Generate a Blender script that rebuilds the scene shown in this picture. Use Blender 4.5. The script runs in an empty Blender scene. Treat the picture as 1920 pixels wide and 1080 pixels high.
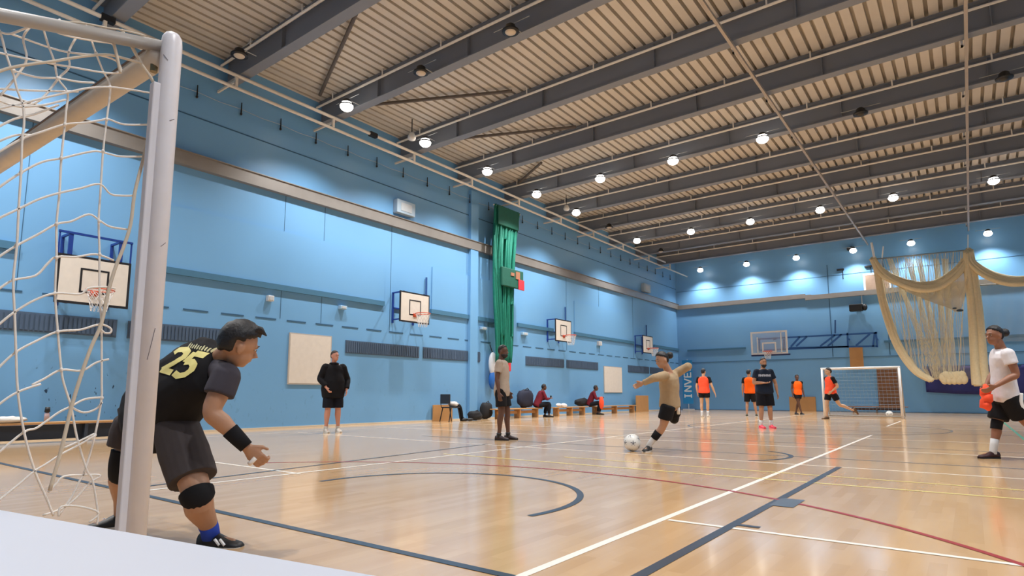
import bpy, bmesh, math, random
from mathutils import Vector, Matrix, noise
from mathutils.bvhtree import BVHTree
random.seed(7)
SC = bpy.context.scene
COL = SC.collection
V = Vector
PI = math.pi

# ------------------------------------------------------------------ camera model (measured from the room)
F, PX, PY, H = 1123., 960., 600., 0.82
PITCH = math.atan((741.5-PY)/F)
YAW = math.atan(860/math.hypot(F, 141.5))
cp, sp, cy_, sy_ = math.cos(PITCH), math.sin(PITCH), math.cos(YAW), math.sin(YAW)
FWD = V((-sy_*cp, cy_*cp, sp)); RIGHT = V((cy_, sy_, 0)); UP = V((sy_*sp, -cy_*sp, cp))
EYE = V((0, 0, H))
def ray(u, v): return FWD + RIGHT*((u-PX)/F) - UP*((v-PY)/F)
def at(u, v, w): return EYE + ray(u, v)*w                     # photo position and distance -> point of the hall
def onz(u, v, z=0.):
    r = ray(u, v); return EYE + r*((z-H)/r.z)
def onx(u, v, x):
    r = ray(u, v); return EYE + r*(x/r.x)
def ony(u, v, y):
    r = ray(u, v); return EYE + r*(y/r.y)
def dist(p): return (V(p)-EYE).dot(FWD)
CR = V((cy_, sy_, 0)); CF = V((-sy_, cy_, 0))                 # horizontal right / away directions seen from the camera

# ------------------------------------------------------------------ materials
def lin(c):
    if isinstance(c, str): c = [int(c[i:i+2], 16) for i in (0, 2, 4)]
    return tuple(((x/255)/12.92 if x/255 <= .04045 else ((x/255+.055)/1.055)**2.4) for x in c)+(1,)
MATS = {}
def mat(name, c, rough=.6, metal=0, var=.08, scale=8., spec=.5, coat=0, emit=0, alpha=1, bump=0, trans=0):
    if name in MATS: return MATS[name]
    m = bpy.data.materials.new(name); m.use_nodes = True
    nt = m.node_tree; b = nt.nodes['Principled BSDF']
    c = lin(c)
    tc = nt.nodes.new('ShaderNodeTexCoord'); nz = nt.nodes.new('ShaderNodeTexNoise')
    nz.inputs['Scale'].default_value = scale; nz.inputs['Detail'].default_value = 4
    nt.links.new(tc.outputs['Object'], nz.inputs['Vector'])
    mx = nt.nodes.new('ShaderNodeMix'); mx.data_type = 'RGBA'
    mx.inputs[6].default_value = tuple(min(1, x*(1-var)) for x in c[:3])+(1,)
    mx.inputs[7].default_value = tuple(min(1, x*(1+var)) for x in c[:3])+(1,)
    nt.links.new(nz.outputs['Fac'], mx.inputs[0]); nt.links.new(mx.outputs[2], b.inputs['Base Color'])
    b.inputs['Roughness'].default_value = rough; b.inputs['Metallic'].default_value = metal
    b.inputs['Specular IOR Level'].default_value = spec; b.inputs['Coat Weight'].default_value = coat
    b.inputs['Alpha'].default_value = alpha
    if emit:
        b.inputs['Emission Color'].default_value = c; b.inputs['Emission Strength'].default_value = emit
    if bump:
        bp = nt.nodes.new('ShaderNodeBump'); bp.inputs['Strength'].default_value = bump; bp.inputs['Distance'].default_value = .01
        nt.links.new(nz.outputs['Fac'], bp.inputs['Height']); nt.links.new(bp.outputs['Normal'], b.inputs['Normal'])
    MATS[name] = m
    return m

def wood_floor():
    m = mat('sports_floor', 'c69a66', .16, spec=.5, coat=.25); nt = m.node_tree; b = nt.nodes['Principled BSDF']
    tc = nt.nodes.new('ShaderNodeTexCoord'); mp = nt.nodes.new('ShaderNodeMapping')
    mp.inputs['Rotation'].default_value = (0, 0, PI/2)
    nt.links.new(tc.outputs['Object'], mp.inputs['Vector'])
    b.inputs['Coat Roughness'].default_value = .08
    br = nt.nodes.new('ShaderNodeTexBrick'); nt.links.new(mp.outputs[0], br.inputs['Vector'])
    br.inputs['Scale'].default_value = 1; br.inputs['Brick Width'].default_value = .62; br.inputs['Row Height'].default_value = .075
    br.inputs['Mortar Size'].default_value = .0; br.inputs['Bias'].default_value = 0
    br.inputs['Color1'].default_value = lin('d3b188'); br.inputs['Color2'].default_value = lin('c8a57b'); br.inputs['Mortar'].default_value = lin('b08c60')
    nz = nt.nodes.new('ShaderNodeTexNoise'); nz.inputs['Scale'].default_value = .8; nz.inputs['Detail'].default_value = 5
    mp2 = nt.nodes.new('ShaderNodeMapping'); mp2.inputs['Scale'].default_value = (6, 1, 1)
    nt.links.new(tc.outputs['Object'], mp2.inputs['Vector']); nt.links.new(mp2.outputs[0], nz.inputs['Vector'])
    mx = nt.nodes.new('ShaderNodeMix'); mx.data_type = 'RGBA'; mx.blend_type = 'MULTIPLY'; mx.inputs[0].default_value = .35
    rp = nt.nodes.new('ShaderNodeValToRGB'); rp.color_ramp.elements[0].position = .3; rp.color_ramp.elements[1].position = .7
    rp.color_ramp.elements[0].color = lin('d8bfa0'); rp.color_ramp.elements[1].color = (1, 1, 1, 1)
    nt.links.new(nz.outputs['Fac'], rp.inputs[0])
    nt.links.new(br.outputs['Color'], mx.inputs[6]); nt.links.new(rp.outputs[0], mx.inputs[7])
    nt.links.new(mx.outputs[2], b.inputs['Base Color'])
    return m

def wall_paint(name, c, scuffs=False):
    m = mat(name, c, .38, var=.05, scale=.7); nt = m.node_tree; b = nt.nodes['Principled BSDF']
    if scuffs:
        src = b.inputs['Base Color'].links[0].from_socket
        tc = nt.nodes.new('ShaderNodeTexCoord'); mp = nt.nodes.new('ShaderNodeMapping'); mp.inputs['Scale'].default_value = (1, 1.6, .8)
        nt.links.new(tc.outputs['Object'], mp.inputs['Vector'])
        nz = nt.nodes.new('ShaderNodeTexNoise'); nz.inputs['Scale'].default_value = 7; nz.inputs['Detail'].default_value = 2
        nt.links.new(mp.outputs[0], nz.inputs['Vector'])
        sx = nt.nodes.new('ShaderNodeSeparateXYZ'); nt.links.new(tc.outputs['Object'], sx.inputs[0])
        r1 = nt.nodes.new('ShaderNodeMapRange'); r1.inputs[1].default_value = .66; r1.inputs[2].default_value = .70
        nt.links.new(nz.outputs['Fac'], r1.inputs[0])
        r2 = nt.nodes.new('ShaderNodeMapRange'); r2.inputs[1].default_value = 1.5; r2.inputs[2].default_value = 1.1
        nt.links.new(sx.outputs[2], r2.inputs[0])
        r3 = nt.nodes.new('ShaderNodeMapRange'); r3.inputs[1].default_value = 7.; r3.inputs[2].default_value = 5.6; r3.inputs[4].default_value = 1.; r3.inputs[3].default_value = .12
        nt.links.new(sx.outputs[1], r3.inputs[0])
        mu = nt.nodes.new('ShaderNodeMath'); mu.operation = 'MULTIPLY'; nt.links.new(r1.outputs[0], mu.inputs[0]); nt.links.new(r2.outputs[0], mu.inputs[1])
        mu2 = nt.nodes.new('ShaderNodeMath'); mu2.operation = 'MULTIPLY'; nt.links.new(mu.outputs[0], mu2.inputs[0]); nt.links.new(r3.outputs[0], mu2.inputs[1])
        mx = nt.nodes.new('ShaderNodeMix'); mx.data_type = 'RGBA'; nt.links.new(mu2.outputs[0], mx.inputs[0])
        nt.links.new(src, mx.inputs[6]); mx.inputs[7].default_value = lin('1e3a55'); nt.links.new(mx.outputs[2], b.inputs['Base Color'])
    return m

# ------------------------------------------------------------------ mesh builder
def perp(d, hint=None):
    d = V(d).normalized()
    h = V(hint) if hint is not None else V((0, 0, 1))
    s = h - d*h.dot(d)
    if s.length < 1e-4:
        h = V((1, 0, 0)); s = h - d*h.dot(d)
    return s.normalized()
class MB:
    def __init__(s): s.v = []; s.f = []; s.m = []
    def ring_faces(s, a, b, n, mi=0):
        for i in range(n):
            j = (i+1) % n; s.f.append((a+i, a+j, b+j, b+i)); s.m.append(mi)
    def loft(s, rings, mi=0, cap=True):
        st = []; n = len(rings[0])
        for r in rings:
            st.append(len(s.v)); s.v += [V(p) for p in r]
        for i in range(len(rings)-1): s.ring_faces(st[i], st[i+1], n, mi)
        if cap:
            s.f.append(tuple(st[0]+i for i in reversed(range(n)))); s.m.append(mi)
            s.f.append(tuple(st[-1]+i for i in range(n))); s.m.append(mi)
        return s
    def tube(s, pts, rad, n=10, hint=None, mi=0, closed=False):
        pts = [V(p) for p in pts]; k = len(pts)
        if not isinstance(rad, (list, tuple)): rad = [rad]*k
        rings = []; a = None
        for i, p in enumerate(pts):
            if closed: d = pts[(i+1) % k]-pts[i-1]
            else: d = pts[min(i+1, k-1)]-pts[max(i-1, 0)]
            if d.length < 1e-7: d = V((0, 0, 1))
            d.normalize()
            a = perp(d, hint if (a is None or hint is not None) else a)
            b = d.cross(a)
            r = rad[i]; ra, rb = (r if isinstance(r, (tuple, list)) else (r, r))
            rings.append([p+a*(ra*math.cos(2*PI*j/n))+b*(rb*math.sin(2*PI*j/n)) for j in range(n)])
        if closed:
            st = len(s.v)
            for r in rings: s.v += r
            for i in range(k): s.ring_faces(st+i*n, st+((i+1) % k)*n, n, mi)
            return s
        return s.loft(rings, mi)
    def capsule(s, p, q, r0, r1, n=12, mi=0):
        p, q = V(p), V(q); d = (q-p); L = d.length or 1e-6; d = d/L
        pts = [p-d*r0*.95, p-d*r0*.7, p-d*r0*.3, p, q, q+d*r1*.3, q+d*r1*.7, q+d*r1*.95]
        return s.tube(pts, [r0*.3, r0*.71, r0*.95, r0, r1, r1*.95, r1*.71, r1*.3], n, mi=mi)
    def ell(s, c, r, X=(1, 0, 0), Y=(0, 1, 0), Z=(0, 0, 1), nu=20, nv=12, fn=None, mi=0):
        c, X, Y, Z = V(c), V(X), V(Y), V(Z); rings = []
        for i in range(nv+1):
            th = PI*(i+.02)/(nv+.04)
            rg = []
            for j in range(nu):
                ph = 2*PI*j/nu
                l = V((math.sin(th)*math.cos(ph), math.sin(th)*math.sin(ph), math.cos(th)))
                k = fn(l) if fn else 1
                rg.append(c+X*(l.x*r[0]*k)+Y*(l.y*r[1]*k)+Z*(l.z*r[2]*k))
            rings.append(list(reversed(rg)))
        return s.loft(rings, mi)
    def box(s, lo, hi, mi=0, M=None):
        x0, y0, z0 = lo; x1, y1, z1 = hi; i = len(s.v)
        P = [V(p) for p in ((x0, y0, z0), (x1, y0, z0), (x1, y1, z0), (x0, y1, z0), (x0, y0, z1), (x1, y0, z1), (x1, y1, z1), (x0, y1, z1))]
        if M is not None: P = [M @ p for p in P]
        s.v += P
        for f in ((3, 2, 1, 0), (4, 5, 6, 7), (0, 1, 5, 4), (1, 2, 6, 5), (2, 3, 7, 6), (3, 0, 4, 7)):
            s.f.append(tuple(i+k for k in f)); s.m.append(mi)
        return s
    def bar(s, p, q, w, h, up=(0, 0, 1), mi=0):
        p, q = V(p), V(q); d = (q-p).normalized(); u = perp(d, up); c = d.cross(u)
        rings = [[x+c*(w/2*a)+u*(h/2*b) for a, b in ((-1, -1), (1, -1), (1, 1), (-1, 1))] for x in (p, q)]
        return s.loft(rings, mi)
    def quad(s, a, b, c, d, mi=0):
        i = len(s.v); s.v += [V(a), V(b), V(c), V(d)]; s.f.append((i, i+1, i+2, i+3)); s.m.append(mi); return s
    def build(s, name, mats, parent=None, smooth=False, vox=0, sm=0, bevel=0, disp=0, origin=None):
        me = bpy.data.meshes.new(name)
        if parent is not None: o0 = V(parent.get('_o', (0, 0, 0)))
        elif origin is not None: o0 = V(origin)
        else: o0 = V((0, 0, 0))
        me.from_pydata([tuple(p-o0) for p in s.v], [], s.f)
        if not isinstance(mats, (list, tuple)): mats = [mats]
        for m in mats: me.materials.append(m)
        for p, mi in zip(me.polygons, s.m): p.material_index = mi; p.use_smooth = smooth
        bm = bmesh.new(); bm.from_mesh(me); bmesh.ops.recalc_face_normals(bm, faces=bm.faces); bm.to_mesh(me); bm.free()
        o = bpy.data.objects.new(name, me); COL.objects.link(o)
        if parent is not None: o.parent = parent
        else: o.location = o0
        o['_o'] = tuple(o0)
        if vox:
            r = o.modifiers.new('r', 'REMESH'); r.mode = 'VOXEL'; r.voxel_size = vox; r.use_smooth_shade = True
        if sm:
            q = o.modifiers.new('s', 'SMOOTH'); q.iterations = sm; q.factor = .6
        if disp:
            q = o.modifiers.new('d', 'DISPLACE'); q.texture = FOLDS; q.strength = disp; q.mid_level = .5; q.texture_coords = 'LOCAL'
        if bevel:
            q = o.modifiers.new('b', 'BEVEL'); q.width = bevel; q.segments = 2; q.limit_method = 'ANGLE'
        return o
FOLDS = bpy.data.textures.new('folds', 'CLOUDS'); FOLDS.noise_scale = .17; FOLDS.noise_depth = 1
def smooth_pts(P, k=4):
    P = [V(p) for p in P]; out = []
    for i in range(len(P)-1):
        a, b, c, d = P[max(i-1, 0)], P[i], P[i+1], P[min(i+2, len(P)-1)]
        for j in range(k):
            t = j/k; t2 = t*t; t3 = t2*t
            out.append(.5*((2*b)+(c-a)*t+(2*a-5*b+4*c-d)*t2+(3*b-a-3*c+d)*t3))
    out.append(P[-1]); return out
def tag(o, label=None, cat=None, group=None, kind=None):
    if label: o['label'] = label
    if cat: o['category'] = cat
    if group: o['group'] = group
    if kind: o['kind'] = kind
    return o
def thing(name, label, cat, loc, group=None, rz=0):
    o = bpy.data.objects.new(name, None); COL.objects.link(o); o.location = loc; o.rotation_euler = (0, 0, rz)
    o.empty_display_size = .1
    o['_o'] = tuple(loc) if rz == 0 else (0, 0, 0)
    return tag(o, label, cat, group)
def kids(o): return [c for c in bpy.data.objects if c.parent == o]
def dup(root, loc, label, rz=None):
    r = root.copy(); COL.objects.link(r); r.location = loc; r['label'] = label
    if rz is not None: r.rotation_euler = (0, 0, rz)
    for c in kids(root):
        d = c.copy(); COL.objects.link(d); d.parent = r
        for e in kids(c):
            g = e.copy(); COL.objects.link(g); g.parent = d
    return r
def struct(o, label=None): o['kind'] = 'structure'; return o

# ------------------------------------------------------------------ room
XL, YE, XR, YB = -13.75, 34.5, 6.2, -5.0
ZB = 8.22; ZD = 8.86
M_floor = wood_floor()
lc = {'white': mat('court_line_white', 'e9e4da', .3), 'dark': mat('court_line_dark', '3a4350', .3), 'red': mat('court_line_red', '9c3238', .3),
      'yellow': mat('court_line_yellow', 'e0cf86', .3), 'green': mat('court_line_green', '4d9678', .3), 'grey': mat('court_line_grey', '56606c', .3)}
keys = list(lc)
fl = MB()
fl.box((XL-.2, YB-.2, -.2), (XR+.2, YE+.2, 0), 0)
def seg(x0, y0, x1, y1, w, c, z=.0015):
    a, b = V((x0, y0, z)), V((x1, y1, z)); d = (b-a).normalized(); n = V((-d.y, d.x, 0))*(w/2)
    n2 = max(1, int((b-a).length/3))
    fl.quad(a-n, b-n, b+n, a+n, keys.index(c)+1)
def arc(cx, cy, r, a0, a1, w, c, z=.002, n=48):
    for i in range(n):
        t0 = math.radians(a0+(a1-a0)*i/n); t1 = math.radians(a0+(a1-a0)*(i+1)/n)
        P = [V((cx+q*math.cos(t), cy+q*math.sin(t), z)) for q, t in ((r-w/2, t0), (r+w/2, t0), (r+w/2, t1), (r-w/2, t1))]
        fl.quad(*P, keys.index(c)+1)
seg(-1.7, -4, -1.7, 14.6, .05, 'white'); seg(-1.27, -4, -1.27, 7.9, .06, 'dark', .0025)
seg(-13, 2.12, -1.72, 2.27, .055, 'dark', .003)
arc(-3.74, 3.72, 1.3, -12, 186, .055, 'dark', .003)
seg(-7.7, 3.8, -5.7, 3.8, .04, 'white'); seg(-1.66, 3.9, 6, 3.97, .045, 'white', .0022)
seg(-5.76, 2.3, -5.76, 30, .045, 'white', .0018); seg(-6.02, 2.4, -6.6, 8.0, .05, 'dark', .0022)
seg(-6, 6.3, 6, 6.43, .045, 'yellow', .002); seg(-4.4, 6.95, 6, 6.98, .04, 'yellow', .002)
def circ3(p, q, r):
    ax, ay = p; bx, by = q; c_x, c_y = r
    d = 2*(ax*(by-c_y)+bx*(c_y-ay)+c_x*(ay-by))
    ux = ((ax*ax+ay*ay)*(by-c_y)+(bx*bx+by*by)*(c_y-ay)+(c_x*c_x+c_y*c_y)*(ay-by))/d
    uy = ((ax*ax+ay*ay)*(c_x-bx)+(bx*bx+by*by)*(ax-c_x)+(c_x*c_x+c_y*c_y)*(bx-ax))/d
    return ux, uy, math.hypot(ax-ux, ay-uy)
c3 = circ3((-4.98, 5.49), (-1.56, 5.31), (.14, 3.93))
arc(c3[0], c3[1], c3[2], 15, 140, .045, 'red', .0026, 80)
fl.quad((-1.27, 4.86, .0035), (-1.1, 4.86, .0035), (-1.1, 5.26, .0035), (-1.27, 5.26, .0035), keys.index('grey')+1)
seg(-1.25, 4.02, -1.11, 4.02, .05, 'dark', .0035)
arc(-2.9, 8.7, .92, -50, 60, .06, 'dark'); seg(-9, 8.8, 4, 9.0, .05, 'grey', .0012)
seg(.74, 12, .74, 28, .05, 'green'); seg(-12, 7.9, 6, 7.9, .04, 'white', .001)
for y in (10.6, 13.4, 18.5, 24): seg(-12, y, 6, y, .045, 'white', .001)
for y in (11.4, 16.2, 21): seg(-12, y, 6, y, .045, 'grey', .001)
arc(-3.4, 17.2, 3.0, 0, 360, .05, 'grey'); seg(-1.85, 19, -1.85, 23, .05, 'white')
seg(-12.2, 5, -12.2, 33, .04, 'white', .001)
tag(fl.build('floor', [M_floor]+[lc[k] for k in keys]), kind='structure')

M_wall = wall_paint('blue_wall_paint', '70a6d4', True); M_wall2 = wall_paint('blue_wall_paint_end', '70a6d4')
def wallbox(name, lo, hi, m): return tag(MB().box(lo, hi).build(name, m), kind='structure')
wallbox('wall_left', (XL-.3, YB-.3, 0), (XL, YE+.3, 9.3), M_wall)
wallbox('wall_back', (XL, YE, 0), (XR, YE+.3, 9.3), M_wall2)
wallbox('wall_right', (XR, YB-.3, 0), (XR+.3, YE+.3, 9.3), M_wall2)
wallbox('wall_front', (XL, YB-.3, 0), (XR, YB, 9.3), M_wall2)
# corrugated roof deck, ribs running down the hall
M_deck = mat('roof_deck_cream', 'c9c3ba', .5, var=.1, scale=1.5)
dk = MB(); x = XL-.1; prof = []
while x < XR+.1:
    prof += [(x, ZD), (x+.175, ZD), (x+.18, ZD+.14), (x+.245, ZD+.14)]; x += .25
prof += [(XR+.2, ZD+.06), (XR+.2, ZD+.22), (XL-.1, ZD+.22)]
dk.loft([[V((a, y, b)) for a, b in prof] for y in (YB-.1, YE+.1)], cap=False)
tag(dk.build('ceiling', M_deck), kind='structure')

M_trunk = mat('trunking_metal', '8f8b87', .38, .35, var=.12, scale=3)
M_dgrey = mat('seam_dark_blue', '2f5a7c', .6); M_ledge = mat('ledge_dark_teal', '3f7191', .6)  # ledge strips are a dark teal
M_skirt = mat('skirting_pale', 'cfc3ae', .5)
k = 1
def trim(mb, m):
    global k
    o = tag(mb.build('trim_%d' % k, m), kind='structure'); k += 1; return o
trim(MB().box((XL, YB, 5.95), (XL+.14, YE, 6.25)).box((XL, YB, 6.25), (XL+.17, YE, 6.27)), M_trunk)
trim(MB().box((XL+.14, YE-.14, 5.93), (-6.6, YE, 6.17)).box((-6.6, YE-.14, 5.83), (-6.3, YE, 6.1)).box((-6.3, YE-.14, 5.83), (XR, YE, 6.07)), M_trunk)
trim(MB().box((XL, YB, 0), (XL+.03, YE, .05)), M_skirt)
trim(MB().box((XL, YE-.03, 0), (XR, YE, .04)), mat('skirting_blue', '5d7f9c'))
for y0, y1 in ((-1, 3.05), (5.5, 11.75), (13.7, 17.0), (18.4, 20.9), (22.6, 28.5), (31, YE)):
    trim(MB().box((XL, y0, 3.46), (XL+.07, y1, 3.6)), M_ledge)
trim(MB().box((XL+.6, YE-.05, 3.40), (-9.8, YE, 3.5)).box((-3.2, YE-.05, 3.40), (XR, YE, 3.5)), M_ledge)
sm_ = MB(); y = YB
while y < YE:
    sm_.box((XL, y, 2.705), (XL+.012, y+.55, 2.735)); y += .85
sm_.box((XL, YB, 7.18), (XL+.01, YE, 7.2)).box((XL, YE-.012, 7.05), (-5, YE, 7.07)) if False else sm_.box((XL, YB, 7.18), (XL+.01, YE, 7.205))
for y in (3.1, 8.4, 9.6, 12.0, 16.7, 22, 24.9, 28.5): sm_.box((XL, y, 2.75), (XL+.006, y+.012, 5.95))
trim(sm_, M_dgrey)
s2 = MB().box((-12.9, YE-.012, 2.73), (XR, YE, 2.75)).box((-13.7, YE-.012, 7.0), (XR, YE, 7.02))
for x in (-5.5, -3.0): s2.box((x, YE-.012, 2.8), (x+.03, YE, 7.6))
trim(s2, M_dgrey)
# flat pilaster beside the green net
trim(MB().box((XL, 15.55, 0), (XL+.12, 15.95, 8.1)), M_wall2)
# raised wall panels
for y0, y1 in ((5.6, 11.75), (13.75, 16.9), (22.65, 28.4)):
    trim(MB().box((XL, y0, 3.6), (XL+.035, y1, 5.0)), M_wall2)

# ------------------------------------------------------------------ roof beams, pipes, braces
M_beam = mat('roof_beam_grey', '7b8089', .55, var=.08, scale=2)
M_pipe = mat('pale_pipe', 'efeae2', .45)
BY = [1.1, 3.95, 6.6, 9.25, 12.17, 14.83, 17.5, 20.4, 23.1, 26.0, 28.95, 31.75]
ordn = ['nearest the camera', 'second from the camera', 'third from the camera', 'fourth from the camera', 'fifth from the camera', 'sixth from the camera',
        'sixth from the far wall', 'fifth from the far wall', 'fourth from the far wall', 'third from the far wall', 'second from the far wall', 'nearest the far wall']
for i, y in enumerate(BY):
    b = MB()
    b.box((XL, y, ZB), (XR, y+.24, ZB+.025)).box((XL, y+.11, ZB+.025), (XR, y+.13, ZD-.03)).box((XL, y, ZD-.03), (XR, y+.24, ZD))
    for x in (-11.3, -8.3, -5.2, -2.2, .9, 3.9): b.box((x, y+.02, ZB+.025), (x+.015, y+.11, ZD-.03))
    o = tag(b.build('roof_beam', M_beam, origin=(0, y, ZB)), 'dark grey steel roof beam spanning the hall, '+ordn[i], 'beam', 'steel roof beams')
    p = MB().tube([(XL+.05, y-.08, 8.66), (XR, y-.08, 8.66)], .03, 8)
    for x in range(-13, 7, 2): p.tube([(x+.3*(i % 3), y-.08, 8.66), (x+.3*(i % 3), y-.08, ZD)], .018, 6)
    tag(p.build('ceiling_pipe', M_pipe, origin=(0, y, 8.6)), 'thin pale pipe running along the top of the roof beam '+ordn[i], 'pipe', 'pale pipes under the roof deck')
M_brace = mat('brace_grey', '5c5550', .6)
for (a, b_, t) in (((600, 178), (668, 25), 'left of the nearest lit lamp'), ((700, 196), (960, 171), 'in the bay behind the first lit wall lamp'),
                   ((868, 259), (1080, 238), 'in the bay behind the second lit wall lamp'), ((970, 345), (1015, 305), 'behind the third lit wall lamp')):
    p, q = onz(*a, 8.75), onz(*b_, 8.75)
    tag(MB().tube([p, q], .045, 8).build('roof_brace', M_brace, origin=p), 'slim dark diagonal roof brace, '+t, 'brace', 'diagonal braces under the roof deck')

# curtain rails along the left wall
M_rail = mat('rail_cream', 'ded6ca', .45)
for z, y1, nm, r in ((8.13, 31.0, 'upper', .042), (7.83, 34.2, 'lower', .038)):
    t = thing('curtain_rail', nm+' of the two cream rails running high along the left wall', 'rail', (-12.9, 0, z))
    MB().tube([(-12.9, YB, z), (-12.9, y1, z)], r, 10).build('rail', M_rail, t, True)
    if nm == 'lower':
        for y in [q-.1 for q in BY]:
            MB().box((-12.93, y-.03, z), (-12.87, y+.03, 8.14)).bar((-12.9, y, 8.0), (XL, y, 8.0), .04, .05).build('bracket', M_rail, t)
# cord with hooks
t = thing('hook_line', 'sagging pale cord with black hooks high on the left wall', 'cord', (XL, 0, 7.6))
ys = [4.95+1.06*i for i in range(28)]
pts = []
for a in ys:
    pts += [V((XL+.05, a, 7.78)), V((XL+.05, a+.53, 7.75))]
MB().tube(pts, .006, 5).build('cord', mat('cord_pale', 'a9b6bf'), t)
M_blk = mat('black_plastic', '15161a', .5)
for a in ys: MB().capsule((XL+.05, a, 7.70), (XL+.05, a, 7.94), .018, .012, 6).ell((XL+.05, a, 7.66), (.03, .03, .035), nu=8, nv=6).build('hook', M_blk, t)

for (u, v) in ((700, 241), (203, 24)):
    p = onx(u, v, -12.9); r_ = [o for o in bpy.data.objects if o.name.startswith('curtain_rail')][0]
    r_['_o'] = tuple(r_.location); MB().box((-12.96, p.y-.12, 8.07), (-12.84, p.y+.12, 8.19)).build('joint', M_blk, r_)
for (u, v, l) in ((772, 262, 'near the first lit wall lamps'), (1062, 394, 'right of the green net')):
    p = onz(u, v, 8.05); t = thing('floodlight', 'small white floodlight under the roof beams '+l, 'floodlight', p)
    MB().tube([p, p+V((0, 0, .06)), p+V((0, 0, .2))], [.1, .12, .07], 12).build('shade', mat('flood_white', 'd5d5d2'), t, True)
    MB().tube([p+V((0, 0, .2)), p+V((0, 0, .62))], .015, 6).build('stem', M_blk, t)
# net tracks
for x, nm in ((-3.43, 'left of the two'), (.48, 'right of the two')):
    t = thing('net_track', nm+' pale metal ceiling tracks that carry the cream net', 'track', (x, 0, 8.1))
    MB().box((x-.03, 4, 8.08), (x+.03, 33.2 if x < 0 else 33.0, 8.15)).build('track', mat('track_grey', 'a9a199', .4, .3), t)
    for y in BY[3:]:
        MB().box((x-.09, y+.28, 8.1), (x-.05, y+.33, 8.6)).box((x-.09, y+.28, 8.1), (x+.0, y+.33, 8.14)).build('hanger', mat('hanger_white', 'cfcfcf', .4), t)

# ------------------------------------------------------------------ lamps
M_house = mat('lamp_black', '17181b', .45); M_lens_on = mat("lamp_lens_lit", "fff8ee", .3, emit=14, var=0); M_lens_off = mat('lamp_lens_unlit', 'c9bba8', .35)
M_rod = mat('lamp_rod', '9fa3a6', .4, .3)
def make_lamp(on):
    t = thing('high_bay_lamp', 'x', 'lamp', (0, 0, 0), 'round high bay lamps under the roof')
    h = MB(); h.tube([(0, 0, .02), (0, 0, .05), (0, 0, .07), (0, 0, .16), (0, 0, .2)], [.17, .175, .12, .1, .05], 20).build('housing', M_house, t, True)
    MB().ell((0, 0, .01 if on == 1 else .03), (.165, .165, .13) if on == 1 else (.115, .115, .05), nu=24, nv=12).build('lens', M_lens_on if on == 1 else M_lens_off if on == 0 else M_house, t, True)  # lit lens dome is oversized to imitate the lamp's glare
    MB().tube([(-.45, .02, .2), (.45, .02, .2)], .008, 6).tube([(0, .02, .2), (0, .38, .2)], .012, 6).tube([(0, 0, .16), (0, 0, .22)], .012, 6).build('bracket', M_rod, t)
    return t
ZL = 8.03
COLS = [-11.95, -9.35, -6.8, -4.15, -1.72, 1.17, 3.9]
rows = {6.1: 'off', 8.85: '', 11.6: '', 14.4: '', 17.2: '', 19.95: '', 22.7: '', 25.5: '', 28.3: '', 33.8: ''}
colname = ['beside the left wall', 'second from the left wall', 'third from the left wall', 'fourth from the left wall', 'fifth from the left wall', 'sixth from the left wall', 'nearest the right wall']
LA = []
for y_, t_ in ((3.3, 'just outside the frame in'), (.5, 'second outside the frame in'), (-2.3, 'in the near left corner of')): LA.append((COLS[0], y_, 1, t_+' the left wall row'))
for i, (y, on) in enumerate([(6.05, 0), (8.85, 1), (11.6, 1), (14.4, 1), (17.2, 1), (19.95, 1), (22.7, 0), (25.45, 1), (28.2, 0)]):
    LA.append((COLS[0], y, on, ['nearest the camera', 'second', 'third', 'fourth', 'fifth', 'sixth', 'seventh', 'eighth', 'ninth'][i]+(' along' if i == 0 else ' from the camera along')+' the left wall row'))
for c in range(1, 7):
    LA.append((COLS[c], 17.2, 2 if c in (4, 5) else 1, colname[c]+' in the middle row across the hall'))
    LA.append((COLS[c], 25.45, 1, colname[c]+' in the second row from the far wall'))
for c in range(0, 7): LA.append((COLS[c], 33.8, 1, colname[c]+' in the row before the far wall'))
for c in range(1, 7): LA.append((COLS[c], 8.9, 0 if c < 3 else 1, colname[c]+' in the near row across the hall'))
for c in (1, 3, 5, 6): LA.append((COLS[c], 1.0, 1, colname[c]+' in the row overhead'))
protos = {}
for (x, y, on, txt) in LA:
    lab = ('lit' if on == 1 else 'dark' if on == 2 else 'unlit')+' bay lamp, '+txt
    if on not in protos:
        protos[on] = make_lamp(on); protos[on].location = (x, y, ZL); protos[on]['label'] = lab
    else: dup(protos[on], (x, y, ZL), lab)
    if on == 1:
        L = bpy.data.lights.new('lamp_light', 'SPOT'); L.energy = 1150 if y < 30 else 560; L.spot_size = math.radians(128); L.spot_blend = .75
        L.shadow_soft_size = .1; L.color = (1, .975, .95)
        lo = bpy.data.objects.new('lamp_light', L); COL.objects.link(lo); lo.location = (x, y, ZL-.15)

# ------------------------------------------------------------------ left-wall fittings
M_grille = mat('vent_slate', '455a74', .6)
gr_names = ['leftmost, behind the goal net', 'behind the crouching goalkeeper', 'right of the man in the black coat', 'left of the green net', 'right of the green net', 'left of the smaller whiteboard, second past the green net', 'just left of the kicking player', 'last before the far corner']
for i, (y0, y1) in enumerate(((2.2, 4.78), (4.98, 7.5), (10.43, 13.24), (13.42, 16.2), (18.96, 21.75), (21.97, 24.72), (27.81, 30.3), (30.45, 33.0))):
    g = thing('wall_vent', 'long dark slate wall vent, '+gr_names[i], 'vent', (XL, y0, 2.0), 'dark vents along the left wall')
    MB().box((XL, y0, 1.99), (XL+.02, y1, 2.35)).build('frame', mat('vent_frame', '4a6078'), g)
    s = MB(); y = y0+.03
    while y < y1-.03:
        s.box((XL+.02, y, 2.02), (XL+.035, y+.05, 2.32)); y += .075
    s.build('slats', M_grille, g)
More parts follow.
